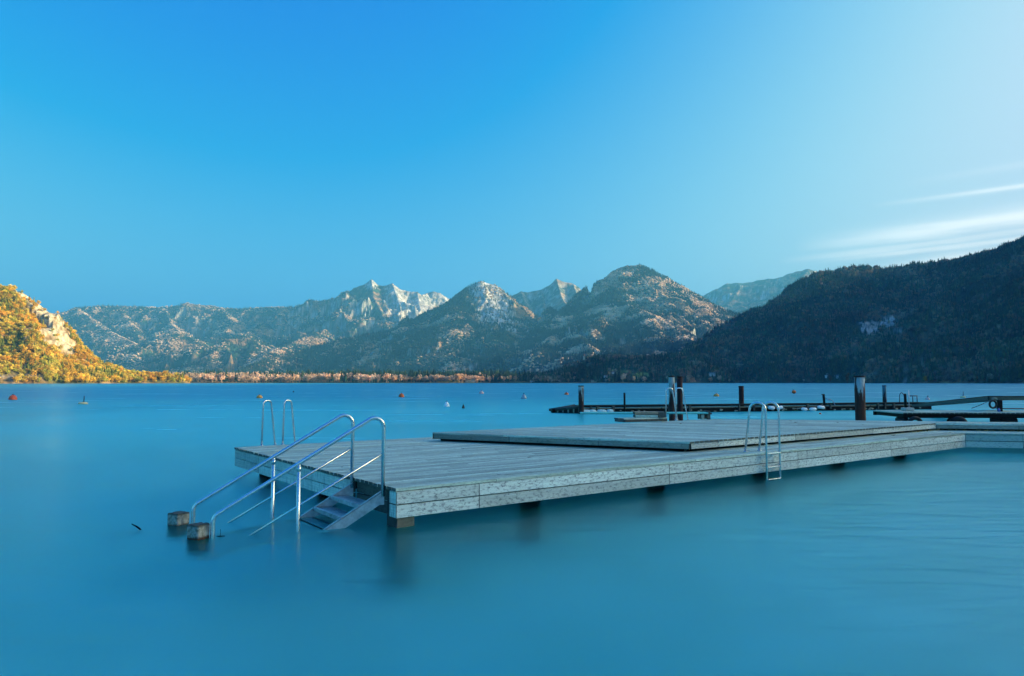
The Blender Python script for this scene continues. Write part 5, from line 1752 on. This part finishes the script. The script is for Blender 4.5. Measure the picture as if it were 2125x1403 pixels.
# post on the dock with the tyre ring, beam and gangway
gz = 1.41
pp = at_depth(2074.5, 840, 29.4)
gpost = empty('dock_post', (pp.x, pp.y, zd_), 'short dark post on the floating dock carrying the end of the beam', 'post')
bm = bmesh.new(); bm_box(bm, (0, 0, 0.235), (0.15, 0.15, 0.46), bevel=0.01); link('shaft', mesh_of(bm, 'shaft'), gpost, mat=M['beam'])
gw = empty('gangway', (0, 0, 0), 'sloping gangway beam rising from the pontoon to the floating dock', 'gangway')
ga_, gb_ = at_depth(1893, 841.5, 50.0), at_depth(2052, 826.5, 29.6)
gc_ = at_depth(2145, 826.8, 29.3)


def beam(name, a_, b_, w_, h_, mat, parent):
    d_ = b_ - a_
    rot = d_.to_track_quat('X', 'Z').to_matrix()
    bm = bmesh.new(); bm_box(bm, (d_.length / 2, 0, 0), (d_.length, w_, h_), bevel=0.008)
    o = link(name, mesh_of(bm, name), parent, a_, mat=mat)
    o.rotation_euler = rot.to_euler()
    return o


beam('side_beam', ga_, gb_, 0.08, 0.15, M['beam_brown'], gw)
beam('top_strip', ga_ + Vector((0, 0, 0.088)), gb_ + Vector((0, 0, 0.088)), 0.12, 0.02, M['beam'], gw)
beam('walkway', ga_ + Vector((0.45, 0, -0.05)), gb_ + Vector((0.45, 0, -0.05)), 0.75, 0.04, M['board_dark'], gw)
beam('end_beam', gb_ + Vector((0.01, 0, 0)), gc_, 0.08, 0.155, M['beam_brown'], gw)
beam('top_strip', gb_ + Vector((0.01, 0, 0.09)), gc_ + Vector((0, 0, 0.09)), 0.12, 0.02, M['beam'], gw)
k_ = 29.3 / FPX
p = at_depth(2060.5, 839.2, 29.25)
o = link('tyre', torus_mesh(7.4 * k_, 1.9 * k_, 1.2), None, p, 0.1, M['black']); props(o, 'small black tyre ring hanging from the beam beside the dock post', 'tyre')
M['rope'] = plain('grey_green_rope', (0.22, 0.26, 0.22), 0.9)
bm = bmesh.new()
for q_ in range(4):
    a0_ = [Vector(((6.5 - q_) * k_ * math.cos(x), -0.06 - .012 * q_, (5.5 - q_) * k_ * math.sin(x))) for x in np.linspace(0.1, PI - .1, 12)]
    bm_tube(bm, a0_, 0.012, 6)
o = link('rope_coil', mesh_of(bm, 'rope_coil', True), None, at_depth(2061.5, 830, 29.2), 0, M['rope']); props(o, 'coil of grey green rope looped over the beam above the tyre ring', 'rope')
o = tube('rope', [at_depth(2053, 832.2, 29.2), at_depth(2034, 840.5, 29.9), at_depth(2016.5, 847.3, 31)], 0.014, M['rope'], None, 6); props(o, 'slack rope running down left from the beam', 'rope')
o = tube('hand_cable', [at_depth(2064, 846, 29.3), at_depth(2072, 847.8, 29.4), at_depth(2140, 848.2, 29.5)], 0.022, M['black'], None, 6); props(o, 'black horizontal hose behind the dock post at the right edge', 'hose')
p = at_depth(2073, 852, 29.1)
o = lathe('canister', [(0.045, 0), (0.05, .01), (0.05, .1), (0.035, .12), (0.02, .13), (0.02, .15)], M['blue'], None, 14, (p.x, 29.1, zd_ + 0.004)); props(o, 'small blue canister at the foot of the dock post', 'canister')
# white block with thick post and thin pole
p = on_level(1889, 853.5, zd_)
blk = empty('mooring_block', (p.x, p.y, zd_), 'white concrete block on the left end of the dock with thick post and thin pole', 'mooring block')
k_ = p.y / FPX
bm = bmesh.new(); bm_box(bm, (0, 0.2, 0.075), (18.5 * k_, 0.4, 0.14), bevel=0.02); link('block', mesh_of(bm, 'block'), blk, mat=M['concrete_pale'] if 'concrete_pale' in M else M.setdefault('concrete_pale', plain('pale_concrete', (0.55, 0.55, 0.48), 0.9, 0, 0.2)))
tube('thick_post', [(-4 * k_, 0.2, 0.145), (-4 * k_, 0.2, 20 * k_), (-4 * k_, 0.2, 36 * k_)], [0.05, 0.055, 0.045], M['beam'], blk, 10)
tube('thin_pole', [(0.8 * k_, 0.1, 0.145), (0.8 * k_, 0.1, 20 * k_), (0.9 * k_, 0.1, 44 * k_)], [0.026, 0.016, 0.01], M['galv'], blk, 8)

# ------------------------------------------------------------------ buoys


def buoy(px_, ywl, wpx, hpx, mat, label, style='dome', pole=0, mat2='black'):
    p = on_level(px_, ywl, 0)
    k_ = p.y / FPX
    r, h = wpx / 2 * k_, hpx * k_
    e_ = empty('buoy', (p.x, p.y, 0), label, 'buoy', 'buoys on the lake')
    if style == 'dome':
        pr = [(r * .5, -h * .5), (r * .95, -h * .1), (r, h * .12), (r * .93, h * .45), (r * .68, h * .78), (r * .35, h * .96), (0, h)]
    elif style == 'ball':
        pr = [(r * math.cos(a_), h / 2 + h / 2 * 1.0 * math.sin(a_)) for a_ in np.linspace(-1.3, PI / 2, 9)]
    elif style == 'cone':
        pr = [(r * .6, -h * .4), (r, 0), (r * .98, h * .2), (r * .7, h * .6), (r * .35, h * .9), (0, h)]
    else:
        pr = [(r * .7, -h * .8), (r, -h * .1), (r, h * .5), (r * .8, h), (0, h * 1.05)]
    lathe('float', pr, M[mat], e_, 18)
    lathe('eye_ring', [(r * .14, h * .95), (r * .16, h * 1.08), (r * .08, h * 1.2), (0, h * 1.22)], M[mat2], e_, 8)
    if pole: tube('pole', [(0.2 * r, 0, h * .9), (0.25 * r, 0, pole * k_)], 0.035, M[mat2], e_, 8)


buoy(26.5, 829.5, 15.5, 10, 'red', 'red ball buoy at the far left edge of the lake', 'dome')
buoy(172, 838.5, 18, 4, 'cream', 'flat cream buoy with an upright dark pole on the left', 'flat', 17)
buoy(538.5, 826, 12, 6.5, 'amber', 'small amber dome buoy above the left ladder hoops', 'dome')
buoy(609, 814, 3, 2.5, 'rust', 'tiny dark red buoy right of the left ladder hoops', 'dome')
buoy(833, 824, 12, 7.5, 'orange', 'bright orange dome buoy above the stair handrails', 'dome')
buoy(927, 843.5, 11.5, 10, 'white', 'white cone buoy in open water beside the black one', 'cone')
buoy(961.5, 847.5, 6, 8, 'black', 'small black bottle shaped buoy right of the white cone', 'cone')
buoy(999, 817, 10, 6, 'pink', 'faded pink buoy far out right of the black buoy', 'dome')
buoy(1087, 827.5, 12, 10, 'grey', 'grey cone buoy left of the pontoon end', 'cone')
buoy(1175.5, 819, 9.5, 4.5, 'orange', 'flat orange buoy left of the white topped pile', 'dome')
buoy(1486.5, 822.5, 11.5, 5.5, 'amber', 'amber buoy between the twin piles and the dark rusty pile', 'dome')
buoy(1647.5, 817, 8.5, 7.5, 'orange', 'round orange buoy far out above the front ladder', 'ball')
buoy(1702, 859.5, 5, 3, 'red', 'little red float between pontoon and raised deck', 'dome')
buoy(1924.5, 829.5, 9.5, 5, 'pink', 'faded pink buoy with a short black stick above the gangway', 'dome', 9)
buoy(1998, 825.5, 10, 3.5, 'cream', 'cream buoy with a tall thin pole above the gangway', 'flat', 13)

# ------------------------------------------------------------------ haze
HAZE = 1.0
if HAZE:
    bm = bmesh.new()
    bm_box(bm, (0, 4600, 640), (21000, 14400, 1300))
    hz = link('haze', mesh_of(bm, 'haze'), None)
    m = bpy.data.materials.new('valley_haze')
    m.use_nodes = True
    m.node_tree.nodes.clear()
    pv = m.node_tree.nodes.new('ShaderNodeVolumePrincipled')
    pv.inputs['Color'].default_value = (0.15, 0.64, 1.0, 1)
    pv.inputs['Density'].default_value = 7.4e-5
    pv.inputs['Anisotropy'].default_value = 0.1
    oo_ = m.node_tree.nodes.new('ShaderNodeOutputMaterial')
    m.node_tree.links.new(pv.outputs[0], oo_.inputs['Volume'])
    hz.data.materials.append(m)
    props(hz, 'thin blue haze filling the valley', 'haze', None, 'stuff')
